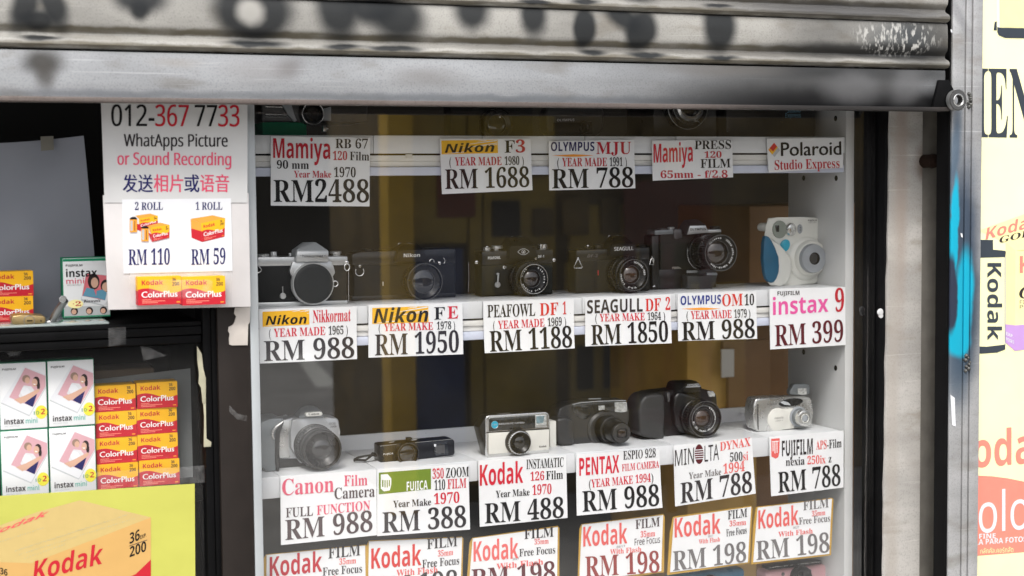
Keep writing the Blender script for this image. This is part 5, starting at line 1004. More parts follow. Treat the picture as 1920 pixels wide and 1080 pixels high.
q = PX([(1289, 517), (1345, 516), (1344, 522), (1336, 539), (1289, 543)][::-1], Y-.022, Z2); m.prism([(x, Z2 if i < 2 else z) for i, (x, z) in enumerate(q)], Y-.022, Y, 'cam_grey', .0015); T.part('motor_winder', m)
m = MB(); m.prism(PX([(1260.5, 500.5), (1272, 500), (1278, 503.5), (1260.5, 504.6)][::-1], Y-.0006), Y-.0008, Y, 'silver_bright'); T.part('battery_mark', m)
m = MB(); m.prism(PX([(1288.5, 507.5), (1308, 507), (1308, 511.5), (1288.5, 512)][::-1], Y-.003), Y-.003, Y, 'grey_light', .0004); m.prism(PX([(1326, 511), (1345, 511.5), (1345, 516), (1326, 516)][::-1], Y-.0225), Y-.0228, Y-.018, 'grey_plastic', .0004); T.part('winder_label', m)
k = kz(at(1352.5, 474.5, Y-.068))
lens(T, 1352, 474.3, Y, .068, ((0, .0268), (.07, .0286), (.2, .0275), (.3, .0282), (.62, .0272), (.70, .0292), (.93, .0295)), 34.6*k, 21*k, 'glass_brown', rim='gunmetal', knurl=(3, 5), deep=.012, ring_text=(('ZUIKO AUTO-ZOOM 1:4', 58, 7.2, 27.8*k, 3.2*k), ('f=35-70mm', 292, 8, 27.8*k, 3.2*k), ('OLYMPUS', 140, 9, 27.8*k, 3.2*k)))
m = MB(); c = at(1319, 474, Y-.006); m.torus((c.x-.002, c.z), .0289, .0005, 'chrome', Y-.0075, 40, arc=(1.6, 4.6)); T.part('mount_ring', m)
m = MB(); rod(m, [(1224, 537.5), (1228, 536)], Y-.003, .0012, 'chrome'); T.part('strap_lug', m)

# --- white and blue instant camera
Y = .112; T = base_thing('instant_camera', 'white instant camera with blue grip and round grey lens, right end of the middle shelf', 1480, 536, Y, Z2)
q = PX(Q([(185, 118), (300, 112), (600, 108), (775, 110), (800, 150), (822, 185), (815, 260), (816, 330), (822, 480), (828, 640), (822, 760), (790, 870), (740, 910), (560, 922), (420, 925), (300, 930), (215, 905), (160, 840), (140, 700), (135, 480), (150, 320), (172, 200)], 1410, 390, 6.353)[::-1], Y, Z2); m = MB(); m.prism(q, Y, Y+.044, 'white_plastic', .0085, 5, .90, .020); T.part('body', m)
q = PX(Q([(150, 340), (230, 350), (330, 440), (430, 540), (475, 620), (478, 760), (450, 860), (400, 915), (330, 934), (215, 905), (160, 840), (135, 700), (130, 480)], 1410, 390, 6.353)[::-1], Y-.012, Z2); m = MB(); m.prism(q, Y-.012, Y+.012, 'white_plastic', .0085, 5, .94, .012); T.part('grip_bulge', m)
q = PX(Q([(160, 330), (200, 338), (240, 390), (285, 480), (315, 580), (330, 680), (326, 760), (300, 840), (262, 890), (215, 892), (172, 845), (150, 770), (138, 600), (140, 420)], 1410, 390, 6.353)[::-1], Y-.0145); m = MB(); m.prism(q, Y-.0145, Y-.004, 'teal_grip', .0025, 3); T.part('grip', m)
cx, cy = 1410+330/6.353, 390+256/6.353; p = at(cx, cy, Y-.001); k = kz(p)
m = MB(); m.prism(arc_pts(p.x, p.z, 15.6*k, 16.6*k, 26), Y-.0025, Y+.004, 'finder_grey', .0012); o = T.part('viewfinder_panel', m)
g = MB(); g.prism(PX(Q([(275, 205), (325, 205), (325, 285), (290, 285)], 1410, 390, 6.353)[::-1], Y-.003), Y-.003, Y-.001, 'window_dark', .0005); subpart('viewfinder_window', g, o, T.loc)
p = at(1410+465/6.353, 390+255/6.353, Y-.004); m = MB(); m.lathe((p.x, p.z), [(Y, 12.6*k), (Y-.004, 12.4*k), (Y-.007, 10*k), (Y-.008, 6*k), (Y-.0083, 0)], 'chrome', 36, sx=.93)
o = T.part('flash', m); g = MB(); g.box(p.x-.0030, p.x+.0058, Y-.0088, Y-.006, p.z-.0085, p.z+.0085, 'flash_window', .0016); subpart('flash_lens', g, o, T.loc)
p = at(1410+575/6.353, 390+250/6.353, Y-.002); m = MB(); m.prism(arc_pts(p.x, p.z, 5.2*k, 9*k, 20), Y-.002, Y+.003, 'grey_plastic', .0012); o = T.part('light_sensor', m)
g = MB()
for dz in (-.0018, .0022): g.lathe((p.x, p.z+dz), [(Y-.0021, .0009), (Y-.0023, 0)], 'black_matte', 10)
subpart('sensor_hole', g, o, T.loc)
p = at(1410+400/6.353, 390+448/6.353, Y-.004); m = MB(); m.prism(arc_pts(p.x, p.z, 9.6*k, 12.2*k, 26, -.5), Y-.004, Y+.004, 'cyan_button', .0016, 3); o = T.part('release_panel', m)
p2 = at(1410+395/6.353, 390+430/6.353, Y-.006); g = MB(); g.lathe((p2.x, p2.z), [(Y-.003, 6.9*k), (Y-.0060, 6.6*k), (Y-.0068, 4*k), (Y-.007, 0)], 'cyan_button', 28); subpart('shutter_button', g, o, T.loc)
c = at(1410+715/6.353, 390+610/6.353, Y-.008); cc = (c.x, c.z); k = kz(c)
m = MB(); m.lathe((c.x-.006, c.z+.001), [(Y+.004, 43*k), (Y-.001, 41*k), (Y-.005, 36*k), (Y-.006, 30*k)], 'white_plastic', 56); c2 = at(1410+728/6.353, 390+600/6.353, Y-.016); m.lathe((c2.x, c2.z), [(Y-.003, 34*k), (Y-.014, 32.5*k), (Y-.016, 30.5*k), (Y-.016, 25*k)], 'white_plastic', 56); T.part('lens_base', m)
c3 = at(1410+742/6.353, 390+602/6.353, Y-.024); cc = (c3.x, c3.z)
m = MB(); m.lathe(cc, [(Y-.012, 27.6*k), (Y-.022, 27*k), (Y-.024, 25.8*k), (Y-.0235, 20*k), (Y-.0255, 14.5*k), (Y-.026, 13*k), (Y-.0252, 11.5*k)], 'grey_plastic', 56); o = T.part('lens_ring', m)
g = MB(); g.lathe(cc, [(Y-.0252, 11.6*k), (Y-.0235, 11*k), (Y-.021, 10*k), (Y-.020, 5*k), (Y-.0205, 0)], 'glass_grey', 32); subpart('lens_glass', g, o, T.loc)
m = MB(); txt(m, 'FUJIFILM', 'ss', 'ink_dark', 1515, 1531.5, 415.3, 414.7, 3.4, Y-.0003); txt(m, 'instax mini', 'sn', 'ink_grey', 1516, 1531, 418.6, 418.1, 2, Y-.0003); T.part('lettering', m)
m = MB(); p = at(1432, 426, Y+.02); m.lathe((p.x, p.z), [(Y+.03, 7.5*k), (Y+.014, 8*k), (Y+.010, 6*k), (Y+.009, 0)], 'white_plastic', 24); T.part('strap_knob', m)

# --- silver reflex camera, left end of the lower shelf
Y = .096; S_ = (475, 750, 7.2)
def q7(pts, YY, zb=None): return PX(Q(pts, *S_)[::-1], YY, zb)
T = base_thing('film_camera', 'silver reflex camera with grey zoom lens and dark grip, left end of the lower shelf', 560, 878, Y, Z3)
m = MB(); m.prism(q7([(345, 270), (520, 262), (560, 250), (1000, 238), (1125, 242), (1155, 275), (1172, 420), (1172, 700), (1140, 850), (360, 900)], Y, Z3), Y, Y+.036, 'silver_plastic', .004, 3); T.part('body', m)
m = MB(); m.prism(q7([(352, 272), (510, 272), (462, 520), (500, 780), (350, 786)], Y-.0012), Y-.0012, Y+.004, 'silver_bright', .0008); T.part('front_panel', m)
m = MB(); m.prism(q7([(350, 790), (640, 790), (720, 900), (350, 898)], Y-.001, Z3), Y-.001, Y+.01, 'cam_black', .001); T.part('base_plate', m)
m = MB(); m.prism(q7([(95, 300), (215, 262), (300, 245), (385, 248), (412, 290), (395, 350), (335, 420), (318, 500), (320, 940), (200, 945), (100, 900)], Y-.024, Z3), Y-.024, Y+.03, 'silver_dark', .008, 4); T.part('grip', m)
m = MB(); m.prism(q7([(398, 300), (418, 300), (350, 450), (350, 930), (318, 935), (296, 860), (296, 460), (330, 390)], Y-.0262, Z3), Y-.0262, Y+.004, 'cam_black', .002, 2); T.part('grip_rubber', m)
m = MB(); V = [at(*p, Y-.0265) for p in Q([(400, 290), (370, 320), (310, 360), (262, 420), (255, 480), (280, 530)], *S_)]; m.tube(V, [.0009, .0016, .0022, .0024, .002, .0008], 'silver_bright', 10); T.part('grip_trim', m)
m = MB(); p = at(*Q([(328, 258)], *S_)[0], Y-.012); m.lathe((p.x, p.y), [(p.z-.006, .0085), (p.z, .0085), (p.z+.0018, .0072), (p.z+.0012, .006), (p.z+.0016, 0)], 'silver_dark', 28, axis='z'); T.part('shutter_button', m)
m = MB(); m.prism(q7([(520, 275), (605, 248), (640, 232), (940, 225), (1000, 300), (1040, 480), (900, 800), (640, 860), (500, 640), (505, 440)], Y-.010), Y-.010, Y+.01, 'silver_plastic', .005, 3); T.part('mirror_box_front', m)
m = MB(); A = [at(*p, Y-.014) for p in Q([(640, 205), (930, 195), (965, 245), (605, 252)], *S_)]; B = [at(*p, Y+.010) for p in Q([(660, 120), (740, 90), (860, 95), (930, 165)], *S_)]
m.hull(A+[a+Vector((0, .03, 0)) for a in A]+B+[b+Vector((0, .014, 0)) for b in B], 'silver_dark', .0016); T.part('flash_housing', m)
p = at(*Q([(815, 190)], *S_)[0], Y-.016); k = kz(p); m = MB(); m.prism([(p.x+sx*(12.5*k)+3.6*k*math.cos(t), p.z+3.6*k*math.sin(t)) for sx, a0 in ((1, -90), (-1, 90)) for t in [math.radians(a0+22.5*i) for i in range(9)]], Y-.0185, Y-.010, 'white_plastic', .0008); o = T.part('name_plate', m)
g = MB(); txt(g, 'Canon', 'sb', 'ink_dark', 578.5, 598.5, 778.3, 777.3, 4.3, Y-.0189); subpart('lettering', g, o, T.loc)
m = MB(); txt(m, 'EOS', 'bf', 'ink_dark', 618, 629, 796.5, 796, 4, Y-.0005); txt(m, '3000', 'bf', 'ink_dark', 619.5, 631, 801.8, 801.2, 3.6, Y-.0005); T.part('lettering', m)
k = kz(at(605.5, 844, Y-.055))
lens(T, 605, 843.5, Y, .058, ((0, .0300), (.12, .0315), (.2, .0300), (.34, .0306), (.62, .0292), (.68, .0290)), 36*k, 17.5*k, 'glass_grey', 'cam_grey', rim='cam_grey', knurl=(3,), deep=.008)
m = MB(); c = at(605, 843.5, Y-.058); m.lathe((c.x, c.z), [(Y-.0508, 17.8*k), (Y-.0525, 18.4*k), (Y-.0512, 19.2*k)], 'chrome', 40); T.part('front_ring', m)

# --- long flat pocket camera with wrist strap
Y = .078; S_ = (655, 790, 8.727)
T = base_thing('pocket_camera', 'long flat black pocket camera with a wrist strap on the lower shelf', 780, 862, Y, Z3)
m = MB(); m.prism(q7([(495, 400), (530, 385), (1680, 283), (1722, 320), (1728, 520), (1690, 590), (540, 700), (500, 680)], Y, Z3), Y, Y+.030, 'cam_black', .0016); T.part('body', m)
m = MB(); m.prism(q7([(515, 415), (770, 388), (770, 660), (520, 690)], Y-.0008), Y-.0008, Y+.002, 'leather', .0004); T.part('front_panel', m)
m = MB()
for a, b in (((505, 405), (770, 375)), ((1080, 348), (1690, 290)), ((1140, 628), (1690, 560))): m.tube([at(*p, Y-.0012) for p in Q([a, b], *S_)], .0004, 'satin_chrome', 6)
T.part('trim_line', m)
m = MB(); m.prism(q7([(1375, 365), (1600, 340), (1625, 545), (1400, 565)], Y-.0006), Y-.001, Y, 'window_dark', .0003); o = T.part('viewfinder_window', m)
g = MB(); g.prism(q7([(1400, 400), (1560, 385), (1560, 520), (1420, 530)], Y-.0012), Y-.0014, Y-.001, 'gunmetal'); g.prism(q7([(1385, 375), (1420, 372), (1420, 412), (1390, 415)], Y-.0016), Y-.0018, Y-.0012, 'paper_bright'); subpart('finder_glass', g, o, T.loc)
k = kz(at(766, 852, Y-.012)); cc = lens(T, 765.7, 851.3, Y, .012, ((0, 20.6*k), (.3, 21.2*k)), 21.0*k, 14*k, 'glass_grey', rim='gunmetal', knurl=(1,), deep=.005)
m = MB(); txt(m, 'FUJICA', 'bf', 'ink_white', 719, 737.5, 853.4, 851.4, 3.1, Y-.0014); T.part('lettering', m)
m = MB(); p = at(*Q([(985, 280)], *S_)[0], Y+.008); m.box(p.x-.005, p.x+.003, Y+.004, Y+.013, p.z-.002, p.z+.0016, 'cam_black', .0005); rod(m, Q([(1015, 308), (1105, 298)], *S_), Y+.001, .0006, 'satin_chrome'); rod(m, Q([(650, 345), (735, 335)], *S_), Y+.002, .0006, 'satin_chrome'); T.part('shutter_slide', m)
m = MB(); P = [at(*p, Y+.012) for p in Q([(430, 560), (330, 545), (230, 560), (140, 590), (95, 640), (120, 700), (190, 705), (250, 650), (320, 570), (380, 515), (430, 540)], *S_)]
P = [Vector((p.x, p.y-.006*math.sin(i), max(p.z, Z3+.0035))) for i, p in enumerate(P)]; m.tube(P, .0032, 'rubber', 8, .5); T.part('wrist_strap', m)

M('finder_blue', (.20, .30, .34), .1, .3, var=.4, vs=200)
# --- white faced cartridge camera with chrome rim
Y = .050; S_ = (885, 750, 8.306)
T = base_thing('cartridge_camera', 'small cartridge camera with white front, chrome rim and blue dot', 970, 856, Y, Z3)
m = MB(); m.prism(q7([(110, 430), (215, 250), (1160, 190), (1200, 230), (1200, 800), (1160, 830), (230, 895)], Y+.004, Z3), Y+.003, Y+.030, 'cam_black', .002); T.part('body', m)
m = MB(); m.prism(q7([(208, 300), (225, 258), (260, 240), (1150, 185), (1190, 205), (1208, 250), (1206, 790), (1170, 835), (250, 900), (220, 880)], Y, Z3), Y, Y+.006, 'chrome', .0016, 3); T.part('chrome_rim', m)
m = MB(); m.prism(q7([(265, 300), (285, 282), (985, 240), (985, 436), (265, 490)], Y-.0008), Y-.0008, Y+.002, 'window_dark', .0004); o = T.part('name_panel', m)
g = MB(); p = at(*Q([(354, 384)], *S_)[0], Y-.001); k = kz(p); g.lathe((p.x, p.z), [(Y-.0007, 6.8*k), (Y-.0012, 6.7*k), (Y-.0012, 0)], 'cyan_button', 28); g.lathe((p.x, p.z), [(Y-.0011, 7.2*k), (Y-.0013, 7.0*k), (Y-.0011, 6.7*k)], 'satin_chrome', 28); txt(g, '130', 'bf', 'grey_light', 923.5, 931.5, 797.8, 797.3, 3, Y-.0016); subpart('blue_badge', g, o, T.loc)
g = MB(); txt(g, 'INSTAMATIC CAMERA', 'bf', 'paper_white', 935.5, 984, 796.8, 793.6, 3, Y-.0012); subpart('lettering', g, o, T.loc)
m = MB(); m.prism(q7([(990, 240), (1160, 228), (1165, 428), (990, 434)], Y-.0012), Y-.0012, Y+.002, 'flash_window', .0006); o = T.part('viewfinder', m)
g = MB(); g.prism(q7([(1000, 255), (1130, 245), (1110, 355), (1005, 370)], Y-.0016), Y-.0018, Y-.001, 'finder_blue', .0003); g.prism(q7([(1005, 385), (1150, 378), (1150, 420), (1005, 428)], Y-.0016), Y-.0018, Y-.001, 'silver_bright', .0003); subpart('finder_glass', g, o, T.loc)
m = MB(); m.prism(q7([(225, 500), (1200, 440), (1200, 455), (225, 515)], Y-.0008), Y-.0008, Y+.002, 'cam_black'); T.part('trim_line', m)
m = MB(); m.prism(q7([(262, 516), (1202, 456), (1202, 772), (262, 848)], Y-.0010), Y-.0010, Y+.002, 'off_white', .0005); o = T.part('front_panel', m)
g = MB(); txt(g, 'Kodak', 'sb', 'ink_dark', 1011, 1025, 839.5, 838, 3.6, Y-.0014); subpart('lettering', g, o, T.loc)
m = MB(); m.prism(q7([(235, 856), (1202, 780), (1165, 822), (260, 888)], Y-.0009, Z3), Y-.0009, Y+.002, 'cam_black', .0003); T.part('lower_trim', m)
k = kz(at(976, 830, Y-.014)); c = at(973.2, 829.5, Y-.008); m = MB(); m.lathe((c.x, c.z), [(Y, 25*k), (Y-.008, 24.4*k), (Y-.0095, 23*k)], 'cam_black', 44); c2 = at(975, 830.3, Y-.012)
m.lathe((c2.x, c2.z), [(Y-.007, 23.6*k), (Y-.0080, 24.2*k), (Y-.0125, 22.6*k), (Y-.013, 21*k)], 'chrome', 64, knurl=.07); o = T.part('focus_ring', m)
c = at(976.3, 830.8, Y-.015); cc = (c.x, c.z); g = MB(); g.lathe(cc, [(Y-.012, 20.8*k), (Y-.015, 20.4*k), (Y-.0152, 18*k), (Y-.013, 15*k), (Y-.011, 11*k)], 'lens_black', 40); subpart('lens_barrel', g, o, T.loc)
g = MB(); g.lathe(cc, [(Y-.011, 11.5*k), (Y-.0125, 7*k), (Y-.013, 0)], 'glass_grey', 28); subpart('lens_glass', g, o, T.loc)
m = MB(); p0, p1 = at(*Q([(415, 240)], *S_)[0], Y+.006), at(*Q([(608, 225)], *S_)[0], Y+.006); m.box(p0.x, p1.x, Y+.004, Y+.014, p0.z-.004, p0.z+.0016, 'satin_chrome', .0006); T.part('shutter_bar', m)
m = MB(); p = at(*Q([(1265, 400)], *S_)[0], Y+.05); m.box(p.x-.008, p.x+.003, Y+.045, Y+.07, Z3, at(*Q([(1265, 322)], *S_)[0], Y+.05).z, 'white_plastic', .0006); T.part('accessory_block', m)

# --- dark grey compact with extended zoom
Y = .104; S_ = (1030, 730, 8.306)
T = base_thing('compact_camera', 'dark grey compact camera with its zoom lens extended on the lower shelf', 1110, 835, Y, Z3)
m = MB(); m.prism(q7([(245, 262), (350, 222), (560, 195), (1000, 172), (1175, 165), (1212, 185), (1235, 330), (1235, 470), (1222, 600), (1180, 720), (1090, 800), (960, 830), (430, 862), (200, 865), (140, 820), (118, 640), (125, 440), (160, 300)], Y, Z3), Y, Y+.036, 'cam_grey', .0065, 4); T.part('body', m)
m = MB(); m.prism(q7([(120, 460), (250, 430), (390, 470), (400, 600), (395, 860), (200, 868), (140, 820), (112, 640)], Y-.012, Z3), Y-.012, Y+.02, 'cam_grey', .0065, 4); T.part('grip', m)
m = MB(); m.prism(q7([(358, 252), (470, 222), (1015, 195), (1020, 345), (930, 340), (800, 352), (680, 400), (565, 470), (470, 450), (380, 380), (350, 300)], Y-.0012), Y-.0012, Y+.002, 'window_dark', .0008); o = T.part('front_panel', m)
g = MB(); g.prism(q7([(765, 258), (862, 250), (862, 318), (768, 326)], Y-.0018), Y-.0020, Y-.001, 'flash_window', .0003); subpart('focus_window', g, o, T.loc)
m = MB(); m.prism(q7([(1020, 205), (1190, 196), (1212, 210), (1216, 350), (1120, 362), (1025, 352)], Y-.002), Y-.002, Y+.004, 'flash_window', .0010); T.part('flash', m)
m = MB(); V = [at(*p, Y-.0005) for p in Q([(365, 235), (500, 205), (760, 186), (1000, 178), (1195, 172)], *S_)]; m.tube(V, .0007, 'grey_light', 6); rod(m, Q([(612, 150), (800, 146)], *S_), Y+.012, .0010, 'grey_light'); T.part('trim_line', m)
k = kz(at(1150, 808, Y-.03)); c = at(*Q([(850, 620)], *S_)[0], Y-.004); m = MB(); m.lathe((c.x, c.z), [(Y+.003, 34*k), (Y-.002, 33*k), (Y-.005, 29*k), (Y-.005, 25*k)], 'cam_grey', 52); T.part('lens_surround', m)
ce = at(*Q([(1133, 684)], *S_)[0], Y-.056); cc = (ce.x, ce.z)
m = MB(); m.lathe(cc, [(Y+.002, 26*k), (Y-.022, 25.5*k), (Y-.0225, 24.6*k), (Y-.0225, 21*k), (Y-.050, 20.6*k), (Y-.051, 19.9*k), (Y-.051, 18.4*k)], 'cam_black', 52); m.lathe(cc, [(Y-.049, 18.2*k), (Y-.0555, 18*k), (Y-.056, 17.4*k), (Y-.056, 8*k)], 'cam_grey', 52); o = T.part('zoom_barrel', m)
g = MB(); kx = 11*k; g.prism([(cc[0]+x*k, cc[1]+z*k) for x, z in ((-11, -5), (-8, -9), (8, -9), (11, -5), (11, 6), (8, 9.5), (-8, 9.5), (-11, 6))], Y-.0563, Y-.05, 'lens_black', .0008); g.prism([(cc[0]+x*k, cc[1]+z*k) for x, z in ((-8, -4), (-5, -6.5), (5, -6.5), (8, -4), (8, 4), (5, 7), (-5, 7), (-8, 4))], Y-.0568, Y-.055, 'glass_brown', .0006); subpart('lens_window', g, o, T.loc)

# --- black autofocus reflex
Y = .108; S_ = (1180, 700, 7.716)
T = base_thing('film_camera', 'black autofocus reflex camera with curved grip in the patch above the oval logo card', 1270, 818, Y, Z3)
m = MB(); m.prism(q7([(170, 320), (300, 285), (560, 252), (640, 240), (1060, 238), (1235, 262), (1270, 320), (1285, 520), (1260, 760), (1180, 870), (520, 900), (180, 910)], Y, Z3), Y, Y+.036, 'cam_black', .006, 4); T.part('body', m)
m = MB(); m.prism(q7([(140, 560), (160, 420), (230, 330), (330, 300), (500, 300), (520, 420), (505, 560), (515, 905), (420, 925), (200, 918), (150, 860)], Y-.020, Z3), Y-.020, Y+.03, 'cam_grey', .0075, 4); T.part('grip', m)
m = MB(); m.prism(q7([(540, 280), (590, 275), (595, 410), (560, 415)], Y-.008), Y-.008, Y+.006, 'gunmetal', .0012); T.part('control_dial', m)
m = MB(); m.prism(q7([(640, 340), (720, 255), (1000, 330), (1050, 420), (1180, 560), (1180, 760), (1000, 880), (760, 870), (660, 730), (645, 520)], Y-.013), Y-.013, Y+.01, 'cam_black', .007, 4); T.part('mirror_box_front', m)
m = MB(); A = [at(*p, Y-.013) for p in Q([(840, 150), (1010, 140), (1055, 225), (1060, 260), (730, 275)], *S_)]; B = [at(*p, Y+.004) for p in Q([(620, 190), (650, 130), (720, 118), (980, 112), (595, 320)], *S_)]
m.hull(A+[a+Vector((0, .03, 0)) for a in A]+B+[b+Vector((0, .022, 0)) for b in B], 'cam_black', .0025); o = T.part('flash_housing', m)
g = MB(); g.prism(q7([(815, 205), (845, 160), (1008, 148), (1028, 195)], Y-.0134), Y-.0144, Y-.011, 'grey_light', .0003); txt(g, 'MINOLTA', 'ss', 'ink_black', 1287.3, 1312.3, 725, 723.8, 3.8, Y-.0148); subpart('name_plate', g, o, T.loc)
m = MB(); m.prism(q7([(1130, 262), (1215, 258), (1245, 300), (1240, 335), (1160, 345)], Y-.003), Y-.003, Y+.004, 'flash_window', .0010); T.part('focus_lamp', m)
k = kz(at(1323, 786, Y-.046))
lens(T, 1322.8, 786, Y, .046, ((0, .0295), (.2, .0300), (.45, .0285), (.55, .0300), (.88, .0305)), 34.5*k, 15.5*k, 'glass_amber', rim='gunmetal', knurl=(3,), deep=.010, ring_text=(('AF ZOOM 35-70', 300, 9, 23*k, 3*k), ('MINOLTA', 60, 11, 23*k, 3*k)))
m = MB(); c = at(1322.8, 786, Y-.046); m.lathe((c.x, c.z), [(Y-.0405, 24*k), (Y-.0415, 24.7*k), (Y-.0405, 25.4*k)], 'satin_chrome', 48); m.lathe((c.x, c.z), [(Y-.0385, 18.6*k), (Y-.0395, 19.3*k), (Y-.0385, 20*k)], 'gunmetal', 48); T.part('front_ring', m)
m = MB(); txt(m, 'AF', 'ss', 'grey_light', 1284, 1288, 770, 769, 3, Y-.0140); T.part('lettering', m)

# --- silver compact with pop-up flash
Y = .082; S_ = (1400, 710, 9.0)
T = base_thing('compact_camera', 'small silver compact camera with flash popped up, right end of the lower shelf', 1470, 808, Y, Z3)
m = MB(); m.prism(q7([(150, 345), (215, 325), (600, 310), (1000, 300), (1080, 318), (1110, 380), (1124, 560), (1112, 760), (1060, 830), (450, 912), (200, 905), (140, 830), (116, 640), (118, 470)], Y, Z3), Y, Y+.030, 'silver_bright', .0055, 4); T.part('body', m)
m = MB(); m.tube([at(*p, Y-.001) for p in Q([(190, 430), (190, 600), (198, 860)], *S_)], .0009, 'gunmetal', 6); T.part('side_seam', m)
m = MB(); p = at(*Q([(525, 690)], *S_)[0], Y-.001); k = kz(p); m.lathe((p.x, p.z), [(Y+.002, 22*k), (Y-.0010, 21.6*k), (Y-.0016, 20.6*k), (Y-.0018, 0)], 'off_white', 48); m.prism(q7([(480, 515), (800, 500), (800, 840), (480, 870)], Y-.0012), Y-.0014, Y+.002, 'off_white', .0008); o = T.part('slide_cover', m)
g = MB(); txt(g, 'nexia', 'bf', 'ink_grey', 1453, 1469, 785.8, 784.2, 4, Y-.0021); txt(g, '250ix z', 'sn', 'ink_grey', 1454, 1468, 790.6, 789, 2.6, Y-.0021); subpart('lettering', g, o, T.loc)
m = MB(); txt(m, 'FUJIFILM', 'ss', 'ink_grey', 1439, 1456, 759.6, 758.6, 2.6, Y-.0004); T.part('lettering', m)
p = at(*Q([(748, 402)], *S_)[0], Y-.001); m = MB(); m.prism(arc_pts(p.x, p.z, 24*k/.9, 7.6*k, 30, .05), Y-.0012, Y+.002, 'window_dark', .0006); o = T.part('finder_panel', m)
g = MB(); g.flat(PX(Q([(560, 400), (620, 375), (700, 400), (750, 450), (640, 440)], *S_), Y-.0015), Y-.0015, 'grey_light'); subpart('finder_glass', g, o, T.loc)
ce = at(*Q([(985, 668)], *S_)[0], Y-.022); cc = (ce.x, ce.z); m = MB(); m.lathe(cc, [(Y+.002, 19.5*k), (Y-.004, 19*k), (Y-.0045, 16.5*k)], 'grey_plastic', 44); m.lathe(cc, [(Y-.003, 16.6*k), (Y-.012, 16.2*k), (Y-.0125, 15.3*k)], 'silver_dark', 44); m.lathe(cc, [(Y-.010, 15.4*k), (Y-.0215, 15*k), (Y-.022, 14.2*k), (Y-.022, 8*k)], 'silver_bright', 44); m.lathe(cc, [(Y-.0225, 8.6*k), (Y-.0232, 8*k), (Y-.0225, 7*k)], 'white_plastic', 32); o = T.part('zoom_barrel', m)
g = MB(); g.prism([(cc[0]+x*k, cc[1]+z*k) for x, z in ((-5, -6), (5, -6), (6, 0), (5, 6), (-5, 6), (-6, 0))], Y-.0226, Y-.02, 'grey_plastic', .0006); subpart('lens_window', g, o, T.loc)
m = MB(); m.prism(q7([(735, 268), (735, 200), (800, 100), (840, 90), (1030, 90), (1070, 130), (1062, 262), (940, 282)], Y+.008), Y+.008, Y+.020, 'silver_dark', .0015); o = T.part('pop_up_flash', m)
g = MB(); g.prism(q7([(865, 165), (1010, 160), (1015, 262), (940, 275), (868, 262)], Y+.0072), Y+.0068, Y+.009, 'flash_window', .0006); subpart('flash_lens', g, o, T.loc)
m = MB(); m.tube([at(*p, Y+.008) for p in Q([(160, 400), (150, 430), (130, 480), (130, 700)], *S_)], .0012, 'chrome', 6); T.part('strap_lug', m)

# --- top row, mostly hidden by the shutter
Y = .075; T = base_thing('studio_camera', 'black studio camera behind the RM2488 card, mostly hidden by the shutter', 575, 252, Y, Z1)
def zup(y, px, YY): return at(px, y, YY).z
m = MB(); m.prism(PX([(490, 95), (690, 95), (690, 230), (490, 230)][::-1], Y), Y, Y+.09, 'cam_black', .004); T.part('body', m)
m = MB(); m.box(at(492, 240, Y).x, at(575, 240, Y).x, Y-.001, Y+.085, Z1, zup(229, 530, Y), 'instax_green', .002); T.part('base_block', m)
m = MB()
for y in (200, 214, 219): m.tube([at(498, y, Y-.006), at(537, y+1, Y-.006)], .0011 if y == 214 else .0006, 'chrome', 8)
T.part('focus_rail', m)
m = MB(); c = at(587, 213, Y-.02); m.torus((c.x, c.z), .0158, .0005, 'chrome', Y-.02, 48); m.lathe((c.x, c.z), [(Y, .017), (Y-.019, .0160), (Y-.0195, .0140), (Y-.012, .010), (Y-.012, 0)], 'lens_black', 40); T.part('lens', m)
m = MB(); m.prism(PX([(525, 190), (545, 190), (552, 215), (557, 226), (552, 229), (540, 215)][::-1], Y-.016), Y-.016, Y-.012, 'grey_plastic', .001); T.part('cocking_lever', m)
m = MB(); m.prism(PX([(604, 205), (621, 200), (621, 227), (606, 226)][::-1], Y-.004), Y-.004, Y+.004, 'grey_plastic', .001); c = at(609, 241, Y-.01)
m.box(c.x-.003, c.x+.002, Y-.012, Y-.004, c.z-.005, c.z+.005, 'chrome', .0006); m.box(c.x+.001, c.x+.005, Y-.012, Y-.006, c.z-.001, c.z+.001, 'chrome', .0003); T.part('side_bracket', m)
Y = .09; T = base_thing('film_camera', 'black reflex camera in the shade above the yellow logo RM 1688 card', 920, 255, Y, Z1)
m = MB(); q = PX([(845, 195), (1000, 195), (1000, 258), (845, 258)][::-1], Y, Z1); m.prism([(x, Z1 if i < 2 else z) for i, (x, z) in enumerate(q)], Y, Y+.034, 'leather', .003); T.part('body', m)
m = MB(); m.prism(PX([(845, 165), (1000, 165), (1000, 196), (845, 196)][::-1], Y-.001), Y-.001, Y+.035, 'cam_black', .003); T.part('top_plate', m)
lens(T, 935, 233, Y, .03, ((0, .022), (.3, .0235)), .0235, .014, 'glass_grey', deep=.007)
m = MB(); c = at(938, 219, Y-.034); m.lathe((c.x, c.z), [(Y-.031, .0016), (Y-.033, .0012), (Y-.034, 0)], 'chrome', 12); T.part('release_button', m)
Y = .085; T = base_thing('compact_camera', 'dark rounded compact camera in the shade above the RM 788 and 1991 card', 1075, 255, Y, Z1)
m = MB(); q = PX([(1024, 210), (1034, 196), (1120, 192), (1134, 206), (1132, 246), (1118, 257), (1038, 258), (1026, 246)][::-1], Y, Z1); m.prism(q, Y, Y+.034, 'cam_grey', .006, 4); T.part('body', m)
m = MB(); m.prism(PX([(1037, 230), (1110, 228), (1112, 252), (1037, 252)][::-1], Y-.0015), Y-.0015, Y+.002, 'cam_black', .001); o = T.part('slide_cover', m)
